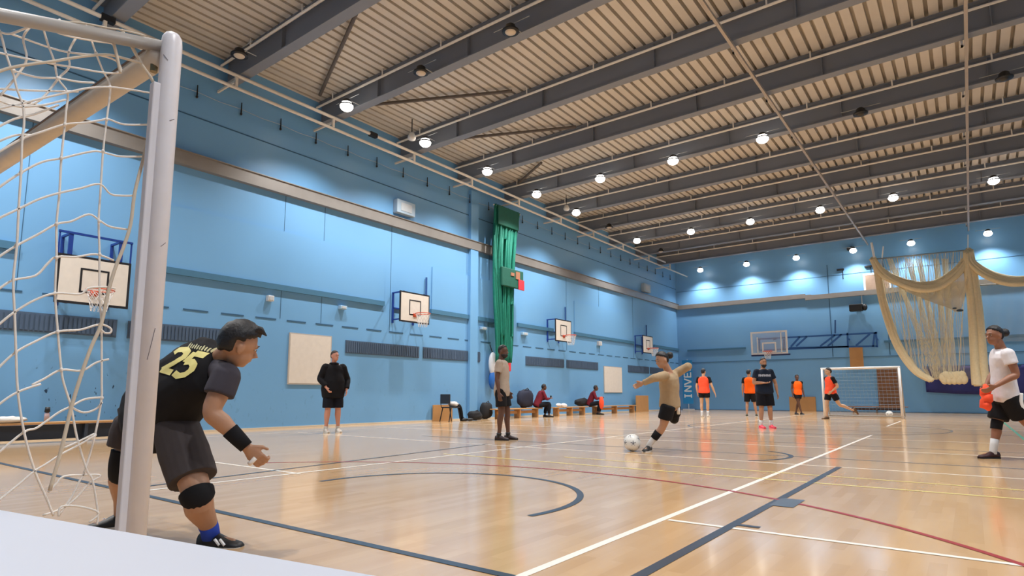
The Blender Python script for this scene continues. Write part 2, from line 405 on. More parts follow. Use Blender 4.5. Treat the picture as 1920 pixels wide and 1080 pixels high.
M_board = mat('whiteboard', 'ddd6cc', .35); M_bframe = mat('board_edge', 'b5b0aa')
for (y0, y1, z0, z1, l) in ((8.68, 9.96, 1.1, 2.42, 'large blank whiteboard on the left wall behind the man in the black coat'), (25.25, 27.1, .95, 2.21, 'smaller blank whiteboard on the left wall above the benches')):
    t = thing('whiteboard', l, 'whiteboard', (XL, y0, z0))
    MB().box((XL, y0, z0), (XL+.03, y1, z1)).build('frame', M_bframe, t)
    MB().box((XL+.03, y0+.03, z0+.03), (XL+.035, y1-.03, z1-.03)).build('board', M_board, t)

M_bwhite = mat('backboard_white', 'e0dbd2', .4); M_bblack = mat('backboard_black', '1a1a20', .5); M_blue = mat('frame_blue', '173a8c', .45)
M_rim = mat('rim_orange', 'c8502f', .45); M_netw = mat('hoop_net', 'd8d8d8', .7)
def hoop(label, y, zc, x=XL+.55, frame_top=None):
    t = thing('basketball_hoop', label, 'basketball hoop', (x, y, zc), 'basketball hoops on the left wall')
    w, h = .61, .46
    b = MB().box((x-.03, y-w, zc-h), (x, y+w, zc+h), 1)
    b.box((x, y-w+.045, zc-h+.045), (x+.004, y+w-.045, zc+h-.045), 0)
    for (a0, a1, c0, c1) in ((-.24, .24, .2, .235), (-.24, .24, -.235, -.2), (-.24, -.205, -.2, .2), (.205, .24, -.2, .2)):
        b.box((x+.004, y+a0, zc+c0), (x+.007, y+a1, zc+c1), 1)
    b.build('backboard', [M_bwhite, M_bblack], t)
    r = MB(); rz = zc-.2; cx = x+.12+.225
    r.tube([(cx+.225*math.cos(a*PI/16), y+.225*math.sin(a*PI/16), rz) for a in range(32)], .011, 8, closed=True)
    r.box((x, y-.08, rz-.08), (x+.02, y+.08, rz+.03)).bar((x, y-.07, rz), (cx-.18, y-.1, rz), .02, .02).bar((x, y+.07, rz), (cx-.18, y+.1, rz), .02, .02)
    r.build('rim', M_rim, t, True)
    n = MB()
    for i in range(12):
        for sg in (1, -1):
            P = []
            for j in range(7):
                a = 2*PI*i/12+sg*j*PI/12*.9; q = .225-.1*(j/6)**.7
                P.append((cx+q*math.cos(a), y+q*math.sin(a), rz-.4*j/6))
            n.tube(P, .005, 4)
    n.build('net', M_netw, t)
    f = MB(); ft = zc+h if frame_top is None else frame_top
    for s_ in (-.42, .42):
        f.bar((XL, y+s_, ft), (x-.03, y+s_, ft), .04, .04).bar((XL, y+s_, zc-h+.1), (x-.03, y+s_, zc-h+.1), .04, .04)
        f.bar((x-.05, y+s_, zc-h), (x-.05, y+s_, ft), .07, .04).bar((XL+.03, y+s_, zc-h), (XL+.03, y+s_, ft), .05, .04)
    if frame_top:
        f.bar((x-.04, y-.62, ft), (x-.04, y+.62, ft), .04, .04)
        for s_ in (-.6, .6): f.bar((x-.04, y+s_, ft), (x-.04, y+s_, zc+h), .025, .025)
    f.bar((x-.05, y-.42, zc), (x-.05, y+.42, zc), .04, .04).bar((XL+.03, y-.42, zc), (XL+.03, y+.42, zc), .04, .04)
    f.build('wall_frame', M_blue, t)
    if not frame_top: MB().tube([(XL+.05, y+.95, zc+.1), (XL+.05, y+.95, zc+1.15)], .03, 8).build('winding_rod', mat('rod_navy', '24508c'), t)
hoop('black-edged white basketball backboard seen through the goal net, hung low from a blue frame', 4.15, 2.98, frame_top=3.86)
hoop('white basketball backboard between the black-coated man and the green net', 12.52, 3.45)
hoop('white basketball backboard right of the green net, third along the left wall', 20.9, 3.47)
hoop('small white basketball backboard above the kicking player, nearest the far corner', 29.1, 3.45)

# small wall fittings
M_wbox = mat('fitting_white', 'cfd3d6', .4)
def fitting(u, v, w, h, name, label, cat, m=M_wbox, d=.12):
    p = onx(u, v, XL); t = thing(name, label, cat, p)
    MB().box((XL, p.y-w/2, p.z-h/2), (XL+d, p.y+w/2, p.z+h/2)).build('casing', m, t, bevel=.012)
    MB().box((XL+d, p.y-w*.3, p.z-h*.3), (XL+d+.01, p.y+w*.3, p.z+h*.3)).build('face_plate', mat('fitting_face', 'b9c0c6'), t)
fitting(504, 560, .16, .14, 'alarm_box', 'small white alarm box above the large whiteboard', 'alarm box')
fitting(640, 577, .22, .1, 'wall_sensor', 'small pale double sensor left of the second basketball backboard', 'sensor', mat('fitting_blue', '9cc0da'))
fitting(904, 616, .3, .1, 'wall_socket', 'small pale double fitting just left of the green net', 'sensor', mat('fitting_blue', '9cc0da'))
fitting(981, 626, .35, .12, 'wall_socket', 'small pale double fitting just right of the green net', 'sensor', mat('fitting_blue', '9cc0da'))
fitting(754, 392, .75, .42, 'wall_speaker', 'pale box standing above the metal trunking on the left wall', 'speaker box', mat('fitting_grey', '9fb4c6'), .2)
fitting(1122, 644, .3, .2, 'alarm_box', 'small white alarm box right of the third basketball backboard', 'alarm box')
fitting(1208, 541, .8, .45, 'wall_speaker', 'pale box above the metal trunking near the far corner', 'speaker box', mat('fitting_grey', '9fb4c6'), .2)

# green bundled netting
M_green = mat('green_netting', '0c7a66', .7, var=.3, scale=12, alpha=.9); M_green2 = mat('green_netting_dark', '075243', .7, var=.2)
t = thing('green_net', 'tall gathered green divider net hanging against the left wall', 'net', (XL+.5, 17.4, 0))
cb = MB(); nfold = 60; rows_ = []
for j in range(25):
    f = j/24; z = 7.75-(7.75-2.0)*f
    w = .78-.34*f; yc = 17.2-.3*f-.1*math.sin(f*5)
    rows_.append([V((XL+.45+.09*math.sin(i*1.35+.5*math.sin(f*7+i))+.03*math.sin(i*.5), yc+w*(2*i/nfold-1), z)) for i in range(nfold+1)])
base = 0
for r in rows_: cb.v += r
for j in range(24):
    for i in range(nfold):
        a = j*(nfold+1)+i
        if j > 2 and (i*7+int(j/5)*13) % 11 == 0: continue
        cb.f.append((a, a+1, a+nfold+2, a+nfold+1)); cb.m.append(0)
o = cb.build('netting', M_green, t, True); q = o.modifiers.new('s', 'SOLIDIFY'); q.thickness = .012
MB().tube([(XL+.45, 16.4, 7.72), (XL+.45, 18.0, 7.72)], .03, 8).build('top_rod', M_rail, t)
MB().box((XL+.55, 16.5, 7.0), (XL+.6, 17.75, 7.72)).build('top_band', M_green2, t, bevel=.02)
MB().box((XL+.56, 16.65, 4.75), (XL+.66, 17.95, 5.45)).build('pouch', M_green2, t, bevel=.03)
MB().box((XL+.66, 17.6, 4.72), (XL+.7, 17.95, 5.1)).build('red_tag', mat('tag_red', 'c0303e'), t, bevel=.01)
MB().box((XL+.66, 17.15, 5.18), (XL+.68, 17.35, 5.3)).box((XL+.66, 17.45, 5.1), (XL+.68, 17.7, 5.38)).build('faded_marks', mat('tag_faded', '9a6a50'), t)
p = onx(957, 650, XL)
p.y -= .75; t = thing('hanging_pad', 'yellow-green and red pad on the left wall behind the man in the beige shirt', 'pad', (XL, p.y, p.z))
MB().box((XL+.3, p.y-.5, 2.3), (XL+.35, p.y+.35, 3.25)).build('green_panel', mat('poster_lime', '9ccf3c'), t, bevel=.05)
MB().box((XL+.3, p.y-.5, 1.7), (XL+.35, p.y+.35, 2.3)).build('red_panel', mat('poster_red', 'd8404a'), t, bevel=.05)
p = onx(924, 690, XL+.2)
t = thing('hanging_bag', 'white and blue bag hanging on the left wall beside the beige-shirted man', 'bag', (XL+.2, p.y, p.z))
MB().ell((XL+.2, p.y, p.z+.15), (.12, .2, .42)).build('white_part', mat('bag_white', 'cfd8e2'), t, True)
MB().ell((XL+.2, p.y+.02, p.z-.42), (.13, .2, .35)).build('blue_part', mat('bag_blue', '1f63b4'), t, True)
MB().tube([(XL+.2, p.y, p.z+.5), (XL+.06, p.y, p.z+.85)], .02, 6).build('strap', M_blk, t)

# ------------------------------------------------------------------ far wall fittings
Y2 = YE-.55
t = thing('basketball_hoop', 'clear basketball backboard with white outline on a folding blue truss at the far wall', 'basketball hoop', (-8.5, Y2, 3))
def fy(u, v, y=Y2): return ony(u, v, y)
M_clear = mat('clear_acrylic', 'dfe9f0', .08, alpha=.22, var=0); M_whf = mat('frame_white', 'ecebe9', .4)
a, b_ = fy(1407, 623), fy(1478, 663)
x0, x1, z1, z0 = a.x, b_.x, a.z, b_.z
MB().box((x0, Y2, z0), (x1, Y2+.015, z1)).build('backboard', M_clear, t)
fm = MB(); wd = .09
def rect(mb, x0, x1, z0, z1, y, wd, mi=0):
    mb.box((x0, y-.03, z1-wd), (x1, y, z1), mi).box((x0, y-.03, z0), (x1, y, z0+wd), mi).box((x0, y-.03, z0+wd), (x0+wd, y, z1-wd), mi).box((x1-wd, y-.03, z0+wd), (x1, y, z1-wd), mi)
rect(fm, x0, x1, z0, z1, Y2, wd); xc = (x0+x1)/2
rect(fm, xc-.36, xc+.36, z0+.1, z0+.65, Y2, .075)
fm.box((x0+.32, Y2-.03, z0+.06), (x0+.37, Y2, z1-.3)).box((x1-.34, Y2-.03, z0+.06), (x1-.29, Y2, z1-.06))
fm.build('white_outline', M_whf, t)
MB().box((x0, Y2-.05, z0-.08), (x1+.1, Y2+.03, z0)).build('bottom_pad', mat('pad_navy', '1d2c5e'), t)
r = MB(); cyy = Y2-.38
r.tube([(xc+.225*math.cos(a*PI/16), cyy+.225*math.sin(a*PI/16), z0+.14) for a in range(32)], .02, 8, closed=True).box((xc-.12, Y2-.16, z0+.02), (xc+.12, Y2-.03, z0+.17))
r.build('rim', M_rim, t, True)
n = MB()
for i in range(12):
    for sg in (1, -1):
        n.tube([(xc+(.225-.1*(j/6)**.7)*math.cos(2*PI*i/12+sg*j*.24), cyy+(.225-.1*(j/6)**.7)*math.sin(2*PI*i/12+sg*j*.24), z0+.14-.4*j/6) for j in range(7)], .007, 4)
n.build('net', M_netw, t)
tr = MB(); yt = Y2+.25
def T(u, v): return ony(u, v, yt)
for a, b_ in (((1420, 636), (1492, 632)), ((1492, 632), (1645, 624)), ((1424, 657), (1590, 650)), ((1480, 652), (1645, 649)), ((1642, 622), (1645, 651)), ((1589, 624), (1590, 652)), ((1424, 636), (1424, 657)),
              ((1483, 650), (1500, 631)), ((1493, 649), (1513, 631)), ((1538, 649), (1566, 628)), ((1552, 649), (1578, 627)), ((1605, 648), (1631, 626)), ((1640, 624), (1637, 650)), ((1450, 638), (1458, 633)), ((1470, 636), (1470, 657))):
    tr.bar(T(*a), T(*b_), .08, .08)
for u in (1590, 1644): tr.bar(T(u, 636), T(u, 636)+V((0, YE-yt, 0)), .08, .08)
tr.build('folding_truss', mat('truss_blue', '245a9e'), t)
MB().bar(T(1566, 600), T(1566, 625), .06, .06).build('winding_rod', mat('rod_navy', '24508c'), t)

# far goal
def goal_far():
    gy = 25.2
    tl, tr_ = ony(1540, 692, gy), ony(1687, 688, gy)
    x0, x1, zt = tl.x, tr_.x, 2.02
    x0 = ony(1544, 740, gy).x; x1 = ony(1689, 740, gy).x; zt = (tl.z+tr_.z)/2
    t = thing('football_goal', 'small white football goal at the far end of the hall', 'goal', ((x0+x1)/2, gy, 0))
    for x in (x0, x1): MB().tube([(x, gy, 0), (x, gy, zt)], .042, 12).build('post', M_whf, t, True)
    MB().tube([(x0-.04, gy, zt), (x1+.04, gy, zt)], .042, 12).build('crossbar', M_whf, t, True)
    MB().tube([(x0, gy, .05), (x0, gy+1.0, .05), (x1, gy+1.0, .05), (x1, gy, .05)], .025, 8).tube([(x0, gy, zt), (x0, gy+.5, zt), (x0, gy+1, .05)], .018, 8).tube([(x1, gy, zt), (x1, gy+.5, zt), (x1, gy+1, .05)], .018, 8).build('rear_frame', mat('goal_frame_grey', 'a9a49c'), t, True)
    n = MB()
    for i in range(21):
        x = x0+(x1-x0)*i/20; n.tube([(x, gy, zt), (x, gy+.5, zt-.03), (x, gy+.85, .9), (x, gy+1, .05)], .004, 4)
    for j in range(14):
        z = .1+j*(zt-.15)/13; yy = gy+1-.5*(z/zt)**2
        n.tube([(x0, gy, z), (x0, yy, z), (x1, yy, z), (x1, gy, z)], .004, 4)
    n.build('net', mat('goal_net_blue', '8fa6b8', .8, alpha=.6), t)
goal_far()

M_ply = mat('plywood', 'b98a56', .55, var=.12, scale=3); M_ply2 = mat('plywood_dark', '7b5538', .6, var=.35, scale=5)
def panel(u0, v0, u1, v1, name, label, m, dy=.04, y=YE, cat='board'):
    a, b = ony(u0, v0, y), ony(u1, v1, y)
    return tag(MB().box((a.x, y-dy, max(0, b.z)), (b.x, y, a.z)).build(name, m, origin=(a.x, y, max(0, b.z)), bevel=.005), label, cat)
panel(1592, 652, 1620, 689, 'wall_board', 'tan plywood board fixed on the far wall under the blue truss', M_ply)
panel(1480, 744, 1531, 772, 'floor_board', 'low tan plywood board leaning at the far wall behind an orange-vested player', M_ply, .08)
panel(1643, 690, 1690, 766, 'wall_bars', 'dark brown slatted wooden panel on the far wall behind the goal', M_ply2, .06)
a, b_ = ony(1650, 690, YE), ony(1690, 766, YE)
panel(1545, 763, 1600, 766, 'low_ledge', 'thin brown ledge on the far wall behind the goal', M_ply2, .2) if False else None
# bench at far wall
def bench(label, p0, p1, h=.33, w=.26, legs=3, m=None, m2=None, group='long low gym benches'):
    p0, p1 = V(p0), V(p1); d = (p1-p0).normalized(); L = (p1-p0).length; s = V((-d.y, d.x, 0))
    t = thing('gym_bench', label, 'bench', p0, group)
    MB().bar(p0+V((0, 0, h-.02)), p1+V((0, 0, h-.02)), w, .04).build('seat', m or M_ply, t, bevel=.008)
    MB().bar(p0+d*.2+V((0, 0, h-.14)), p1-d*.2+V((0, 0, h-.14)), .04, .1).build('lower_beam', m2 or M_ply, t)
    for i in range(legs):
        c = p0+d*(.3+(L-.6)*i/(legs-1))
        MB().bar(c, c+V((0, 0, h-.04)), .05, w*.95, up=s).build('leg', m2 or M_ply, t)
    return t
M_bn = mat('bench_wood', 'b88d5c', .5, var=.1); M_bd = mat('bench_dark', '2b3646', .6)
t = bench('long gym bench by the wall seen through the goal net', (-12.95, 1.0, 0), (-12.95, 5.8, 0), .36, .34, 4, M_bn, M_bd)
MB().box((-12.98, 1.1, .06), (-12.92, 5.7, .31)).build('side_board', M_bd, t)
pb = [(-13.2, onx(u, 775, -13.2).y, 0) for u in (924, 1012, 1035, 1150, 1120, 1190)]
bench('pale wooden gym bench beside the first seated man in red', pb[0], pb[1], .36, .28, 3, M_bn)
bench('pale wooden gym bench carrying the white shoes', pb[2], (-13.2, pb[3][1]-2.5, 0), .36, .28, 3, M_bn)
bench('pale wooden gym bench at the right end of the row', (-13.2, pb[3][1]-2.0, 0), (-13.2, pb[5][1], 0), .36, .28, 3, M_bn)
pf0, pf1 = ony(1588, 772, YE-.6), ony(1704, 775, YE-.6)
bench('dark low bench at the far wall behind the goal', (pf0.x, YE-.6, 0), (pf1.x, YE-.6, 0), .3, .3, 3, mat('bench_brown', '8b6a55'), mat('bench_dark_brown', '4b3a3a'))  # brown seat, darker brown legs and lower beam
p = onx(1207, 771, -13.4)
tag(MB().box((-13.5, p.y-.7, 0), (-13.44, p.y+.7, .82)).build('floor_board', M_ply, origin=(-13.5, p.y, 0), bevel=.005), 'small tan plywood board standing at the left wall past the benches', 'board')
p = onx(838, 785, -13.6)
tag(MB().box((-13.72, p.y-.55, 0), (-13.68, p.y+.35, .52)).build('floor_board', M_ply, origin=(-13.7, p.y, 0), bevel=.005), 'low tan board at the left wall behind the black chair', 'board')

# dark purple banner, speaker, framed box, cameras on the far wall
a, b_ = ony(1733, 690, YE-.12), ony(1733, 735, YE-.12)
bn = MB(); n = 40; st = 0; L = XR-a.x-.5
for j in range(9):
    for i in range(n+1):
        x = a.x+L*i/n; zt = a.z+.05; zb = b_.z-.12*math.sin(PI*min(1, i/n*1.6))
        bn.v.append(V((x, YE-.12+.03*math.sin(i*1.1+j*.4), zt+(zb-zt)*j/8)))
for j in range(8):
    for i in range(n):
        q = j*(n+1)+i; bn.f.append((q, q+1, q+n+2, q+n+1)); bn.m.append(0)
t = thing('wall_banner', 'long dark purple cloth banner on the far wall behind the cream net', 'banner', (a.x, YE-.12, b_.z))
o = bn.build('cloth', mat('banner_purple', '2c3070', .8, var=.15), t, True); o.modifiers.new('s', 'SOLIDIFY').thickness = .02
MB().box((a.x, YE-.1, a.z), (XR-.5, YE, a.z+.08)).build('top_rail', M_dgrey, t)
p = ony(1609, 577, YE-.3)
t = thing('loudspeaker', 'black loudspeaker mounted on the far wall below the metal trunking', 'speaker', p)
MB().box((p.x-.38, YE-.5, p.z-.17), (p.x+.2, YE-.1, p.z+.17)).build('cabinet', M_blk, t, bevel=.03)
MB().ell((p.x+.28, YE-.3, p.z), (.13, .15, .17)).build('horn', M_blk, t, True)
MB().tube([(p.x+.15, YE-.02, p.z+.1), (p.x+.15, YE-.02, 5.85)], .025, 6).build('cable', M_wbox, t)
MB().box((p.x-.1, YE-.1, p.z-.08), (p.x+.1, YE, p.z+.08)).build('bracket', M_blk, t)
t = thing('window_hatch', 'white framed brown hatch above the trunking on the far wall', 'hatch', (-3.9, YE, 6))
a, b_ = ony(1618, 514, YE), ony(1672, 548, YE)
fm = MB(); rect(fm, a.x, b_.x, b_.z-.05, a.z, YE-.02, .09); fm.build('frame', M_whf, t)
MB().box((a.x+.09, YE-.04, b_.z+.04), (b_.x-.09, YE, a.z-.09)).build('panel', mat('hatch_brown', '9a8474', .6, var=.2), t)
for (u, v, l) in ((1595, 466, 'small black camera high on the far wall left of the net'),):
    p = ony(u, v, YE-.2); t = thing('wall_camera', l, 'camera', p)
    MB().box((p.x-.16, YE-.35, p.z-.1), (p.x+.16, YE-.1, p.z+.06)).build('body', M_blk, t, bevel=.02)
    MB().tube([(p.x, YE-.2, p.z), (p.x, YE, p.z+.15)], .03, 6).build('arm', M_blk, t)
for (u, v, l) in ((1576, 506, 'left'), (1628, 500, 'right')):
    p = ony(u, v, YE)
    tag(MB().box((p.x-.16, YE-.12, p.z-.04), (p.x+.16, YE, p.z+.04)).tube([(p.x+.1, YE-.02, p.z), (p.x+.1, YE-.02, p.z-.5)], .012, 5).build('wall_bracket', M_blk, origin=(p.x, YE, p.z)), l+' of two flat black brackets high on the far wall', 'bracket')

# cream cricket net at the far end
YN = 32.6
M_cream = mat('cream_netting', 'e4d2aa', .85, var=.12, scale=14); M_creamt = mat('cream_netting_fine', 'e4d6b6', .9, alpha=.34, var=.1, scale=30); M_str = mat('cream_strand', 'e6dabc', .85)
def N(u, v, dy=0): return ony(u, v, YN+dy)
t = thing('cricket_net', 'cream netting looped up from the ceiling tracks at the far end', 'net', (-1.5, YN, 2))
MB().tube([N(1640, 486), N(1815, 469)], .035, 8).build('top_rod', mat('rod_metal', '9aa4ab', .35, .5), t, True)
def bundle(pts, r, nst=9, seed=0, tp=0):
    rd = random.Random(seed); mb = MB(); P = smooth_pts([N(u, v, d) for u, v, d in pts], 6); k = len(P)
    R = [r[0]+(r[1]-r[0])*i/(k-1) for i in range(k)] if isinstance(r, tuple) else [r]*k
    if tp: R = [x*(.4+.6*math.sin(PI*i/(k-1))**.6) for i, x in enumerate(R)]
    for s in range(nst):
        ph = rd.random()*6.28; q = rd.uniform(.2, .8); tw = rd.uniform(-2, 2)
        mb.tube([p+V((math.cos(ph+tw*i/k), math.sin(ph+tw*i/k)*.7, math.sin(ph+tw*i/k)))*(R[i]*q) for i, p in enumerate(P)], [x*.55 for x in R], 7)
    return mb
bundle([(1636, 484, 0), (1645, 505, 0), (1652, 550, -.1), (1664, 595, -.2), (1680, 640, -.3), (1700, 675, -.35), (1722, 700, -.4), (1745, 713, -.4)], (.12, .16), 10, 1).build('side_bundle', M_cream, t, True)
bundle([(1636, 484, 0), (1650, 508, -.1), (1680, 527, -.2), (1720, 538, -.3), (1760, 533, -.2), (1795, 510, -.1), (1817, 480, 0)], (.2, .24), 16, 2, 1).build('upper_swag', M_cream, t, True)
bundle([(1815, 470, 0), (1818, 500, -.05), (1826, 560, -.1), (1831, 620, -.1), (1835, 680, -.1), (1838, 714, -.1)], (.16, .32), 18, 3).build('hanging_bundle', M_cream, t, True)
bundle([(1815, 472, 0), (1822, 492, -.1), (1850, 513, -.2), (1885, 525, -.3), (1920, 526, -.3), (1990, 518, -.3), (2060, 470, 0)], (.2, .24), 14, 4, 1).build('right_swag', M_cream, t, True)
def sheet(A, B, C, D, nu=24, nv=20, amp=.06, solid=.0):
    mb = MB(); A, B, C, D = map(V, (A, B, C, D))
    for j in range(nv+1):
        for i in range(nu+1):
            a, b = i/nu, j/nv
            p = (A*(1-a)+B*a)*(1-b)+(D*(1-a)+C*a)*b
            mb.v.append(p+V((0, amp*math.sin(i*1.3+j*.3), 0)))
    for j in range(nv):
        for i in range(nu):
            q = j*(nu+1)+i; mb.f.append((q, q+1, q+nu+2, q+nu+1)); mb.m.append(0)
    return mb
MB2 = sheet(N(1650, 508), N(1817, 480), N(1800, 580), N(1790, 582), 26, 14)
# hanging swag fabric below the upper swag
mb = MB(); top = smooth_pts([N(u, v) for u, v in ((1650, 508), (1680, 530), (1720, 541), (1760, 538), (1795, 515), (1817, 482))], 6)
bot = smooth_pts([N(u, v, -.3) for u, v in ((1652, 512), (1685, 538), (1730, 560), (1775, 576), (1800, 582), (1817, 520))], 6)
kk = len(top)
for j in range(7):
    for i in range(kk): mb.v.append(top[i].lerp(bot[i], j/6)+V((0, .04*math.sin(i*.9+j), 0)))
for j in range(6):
    for i in range(kk-1): mb.f.append((j*kk+i, j*kk+i+1, (j+1)*kk+i+1, (j+1)*kk+i)); mb.m.append(0)
mb.build('swag_fold', mat('cream_netting_mid', 'e4d3ae', .85, alpha=.78, scale=20), t, True)
mb = MB(); rd = random.Random(5)
for i in range(70):
    f = i/69; u0 = 1645+165*f; ub = 1690+95*f if f < .8 else 1770+40*(f-.8)*5
    g = round(f*5)/5; ub = ub*.5+.5*(1700+100*g)
    P = []
    for j in range(12):
        s = j/11; v = 487-17*f+(712-487+17*f)*s
        # strands begin on the rod and gather into the hem
        LP = [(484, 1636), (505, 1645), (550, 1652), (595, 1664), (640, 1680), (675, 1700), (700, 1724), (716, 1750)]; lim = 1636
        for (va, ua), (vb, ub_) in zip(LP, LP[1:]):
            if va <= v <= vb: lim = ua+(ub_-ua)*(v-va)/(vb-va)
        u = max(u0+(ub-u0)*s+3*math.sin(s*9+i), lim+4)
        P.append(N(u, v, .12*math.sin(i*2.1)))
    mb.tube(P, .0075, 4)
for i in range(5):
    c = (1668, 1703, 1722, 1755, 1772)[i]; b2 = (1758, 1763, 1769, 1778, 1788)[i]
    for j in range(7):
        P = [N(c+(b2-c)*s/10+(j-3)*(1.3+1.5*abs(s/10-.25)), 485+(225)*s/10, .05*j) for s in range(11)]
        mb.tube(P, .012, 4)
mb.build('strands', M_str, t)['kind'] = 'stuff'
mb = MB(); lft = smooth_pts([N(u, v, -.2) for u, v in ((1648, 505), (1655, 550), (1668, 595), (1686, 640), (1706, 672), (1745, 710))], 5)
rgt = smooth_pts([N(u, v, -.1) for u, v in ((1815, 490), (1820, 530), (1822, 590), (1826, 640), (1830, 680), (1834, 710))], 5)
kk = len(lft)
for i in range(kk):
    for j in range(31): mb.v.append(lft[i].lerp(rgt[i], j/30)+V((0, .1*math.sin(j*1.1)+.04*math.sin(i), 0)))
for i in range(kk-1):
    for j in range(30): mb.f.append((i*31+j, i*31+j+1, (i+1)*31+j+1, (i+1)*31+j)); mb.m.append(0)
mb.build('fine_mesh', mat('cream_mesh_sheer', 'cfc9b8', .9, alpha=.16, scale=40), t, True)
mb = MB()
for i in range(14): mb.ell(N(1768+i*3, 708+4*math.sin(i*2), -.2), (.16, .1, .22), nu=8, nv=6)
mb.build('gathered_hem', M_cream, t, True)
mb = sheet(N(1838, 520), N(1990, 525), N(1990, 640), N(1845, 640), 30, 10, .08)
mb.build('right_mesh', mat('pale_mesh_sheer', 'c4ccd2', .9, alpha=.22), t, True)
MB().tube([N(1835, 535, .3), N(1900, 531, .3)], .03, 6).build('slack_cord', mat('cord_grey', '77736c'), t)
for a_, b_, r_ in (((1815, 440), (1815, 475), .02), ((1634, 455), (1640, 488), .05), ((1656, 462), (1654, 485), .03)): MB().tube([N(*a_), N(*b_)], r_, 6).build('suspension_line', M_whf, t)
mb = MB()
for (u, v, w) in ((1800, 582, .08), (1790, 578, .05)): mb.ell(N(u, v, -.3), (w*1.6, .05, w*.7), nu=8, nv=6)
mb.build('clip', mat('clip_dark', '3a4a5a'), t)

# stand-up banner in the far corner
def strokes_mesh(strokes, w, place, z=0):
    mb = MB()
    for si, st in enumerate(strokes):
        pts = []
        for i in range(len(st)-1):
            a, b = V((*st[i], 0)), V((*st[i+1], 0)); n = max(1, int((b-a).length/.04))
            for j in range(n): pts.append(a.lerp(b, j/n))
        pts.append(V((*st[-1], 0)))
        L = []; k = len(pts)
        for i, p in enumerate(pts):
            d = (pts[min(i+1, k-1)]-pts[max(i-1, 0)]).normalized(); nn = V((-d.y, d.x, 0))*(w/2)
            base = len(mb.v)
            for q in (-1, -.33, .33, 1): mb.v.append(place(p+nn*q+V((0, 0, si*.0012))))
            if i:
                for q in range(3): mb.f.append((base-4+q, base+q, base+q+1, base-3+q)); mb.m.append(0)
    return mb
GL = {'I': [[(.35, 0), (.35, 1)], [(.15, .05), (.55, .05)], [(.15, .95), (.55, .95)]], 'N': [[(.1, 0), (.1, 1)], [(.1, 1), (.65, 0)], [(.65, 0), (.65, 1)]], 'V': [[(.05, 1), (.38, 0)], [(.38, 0), (.7, 1)]],
      'E': [[(.12, 0), (.12, 1)], [(.12, .06), (.65, .06)], [(.12, .5), (.58, .5)], [(.12, .94), (.65, .94)]],
      'R': [[(.12, 0), (.12, 1)], [(.12, .94), (.5, .94), (.65, .75), (.5, .5), (.12, .5)], [(.4, .5), (.68, 0)]],
      '2': [[(.08, .78), (.15, .95), (.4, 1.02), (.62, .93), (.66, .72), (.5, .45), (.08, .05)], [(.06, .06), (.7, .06)]],
      '5': [[(.66, .96), (.2, .96)], [(.2, .99), (.16, .55)], [(.16, .55), (.4, .63), (.6, .52), (.67, .32), (.58, .1), (.35, 0), (.08, .08)]]}
bx0 = ony(1281, 750, YE-.7).x; bx1 = ony(1300, 750, YE-.7).x; yb = YE-.7
t = thing('display_banner', 'tall blue stand-up banner with white letters in the far left corner', 'banner', (bx0, yb, 0))
MB().box((bx0, yb, .35), (bx1, yb+.02, 2.85)).build('banner_sheet', mat('banner_blue', '2b93d2', .6), t)
MB().box((bx0-.02, yb-.05, 0), (bx1+.02, yb+.1, .06)).tube([((bx0+bx1)/2, yb+.05, 0), ((bx0+bx1)/2, yb+.05, 2.9)], .02, 6).build('stand', M_wbox, t)
bwid = bx1-bx0
for i, ch in enumerate('INVER'):
    def pl(p, i=i): return V((bx1-bwid*.12-(p.y)*bwid*.72, yb-.006-p.z*3, .62+i*.4+p.x*.5))
    strokes_mesh(GL[ch], .16, pl).build('letter', mat('letter_white', 'f2f5f8'), t)

# ------------------------------------------------------------------ near goal
M_post = mat('post_white', 'e8e6ec', .35, var=.05, scale=18, coat=.2); M_cross = mat('crossbar_shade_dirt', 'cfc5b8', .45, var=.15, scale=9)  # crossbar colour has warm shade mixed in, along with dirt
GX, GY = onz(324, 60, 2.04).x, onz(324, 60, 2.04).y
t = thing('football_goal', 'white football goal with slack rope net in the left foreground', 'goal', (GX, GY, 0))
pr = .032
MB().tube([(GX, GY, 0), (GX, GY, 1.99), (GX, GY, 2.015), (GX, GY, 2.03), (GX, GY, 2.037)], [pr, pr, pr*.93, pr*.65, pr*.25], 28).build('post', M_post, t, True)
PX2, PY2 = GX-3.0, GY-.13
MB().box((GX-.02, GY-.05, 0), (GX+.012, GY-.02, 1.84)).build('net_channel', mat('post_side_grey', 'dcdae0', .4), t, bevel=.004)
MB().tube([(PX2, PY2, 0), (PX2, PY2, 2.03)], pr, 20).build('post', M_post, t, True)
for (z, an, l) in ((.98, -.1, .05), (1.3, .6, .008), (1.72, .5, .006), (1.93, -1.2, -.01)):
    a0 = math.atan2(-GY, -GX)+an*.6; P = [V((GX+(pr+.0005)*math.cos(a0+q*.12), GY+(pr+.0005)*math.sin(a0+q*.12), z+l*(q-2)/2)) for q in range(5)]
    MB().tube(P, .0009, 4).build('scuff_mark', mat('scuff_grey', '6a6670'), t)
CB0, CB1 = V((GX-.02, GY-.02, 1.955)), V((PX2, PY2, 1.955))
MB().tube([CB0, CB1], .037, 20).build('crossbar', M_cross, t, True)
MB().tube([CB0+V((-.03, -.033, .018)), CB1+V((.03, -.033, .018))], .006, 6).build('crossbar_groove', mat('groove_brown', '6a584c'), t)
MB().box((GX-.1, GY-.05, 1.96), (GX-.03, GY+.02, 1.99)).tube([(GX-.05, GY-.03, 1.9), (GX-.05, GY-.03, 2.0)], .012, 8).build('corner_bracket', mat('bracket_brass', '8a7d5e', .4, .6), t)
pe = onx(0, 32, GX-.02)
ps_ = onx(287, 82, GX-.02); pe = onx(0, 27, GX-.02); dv = pe-ps_
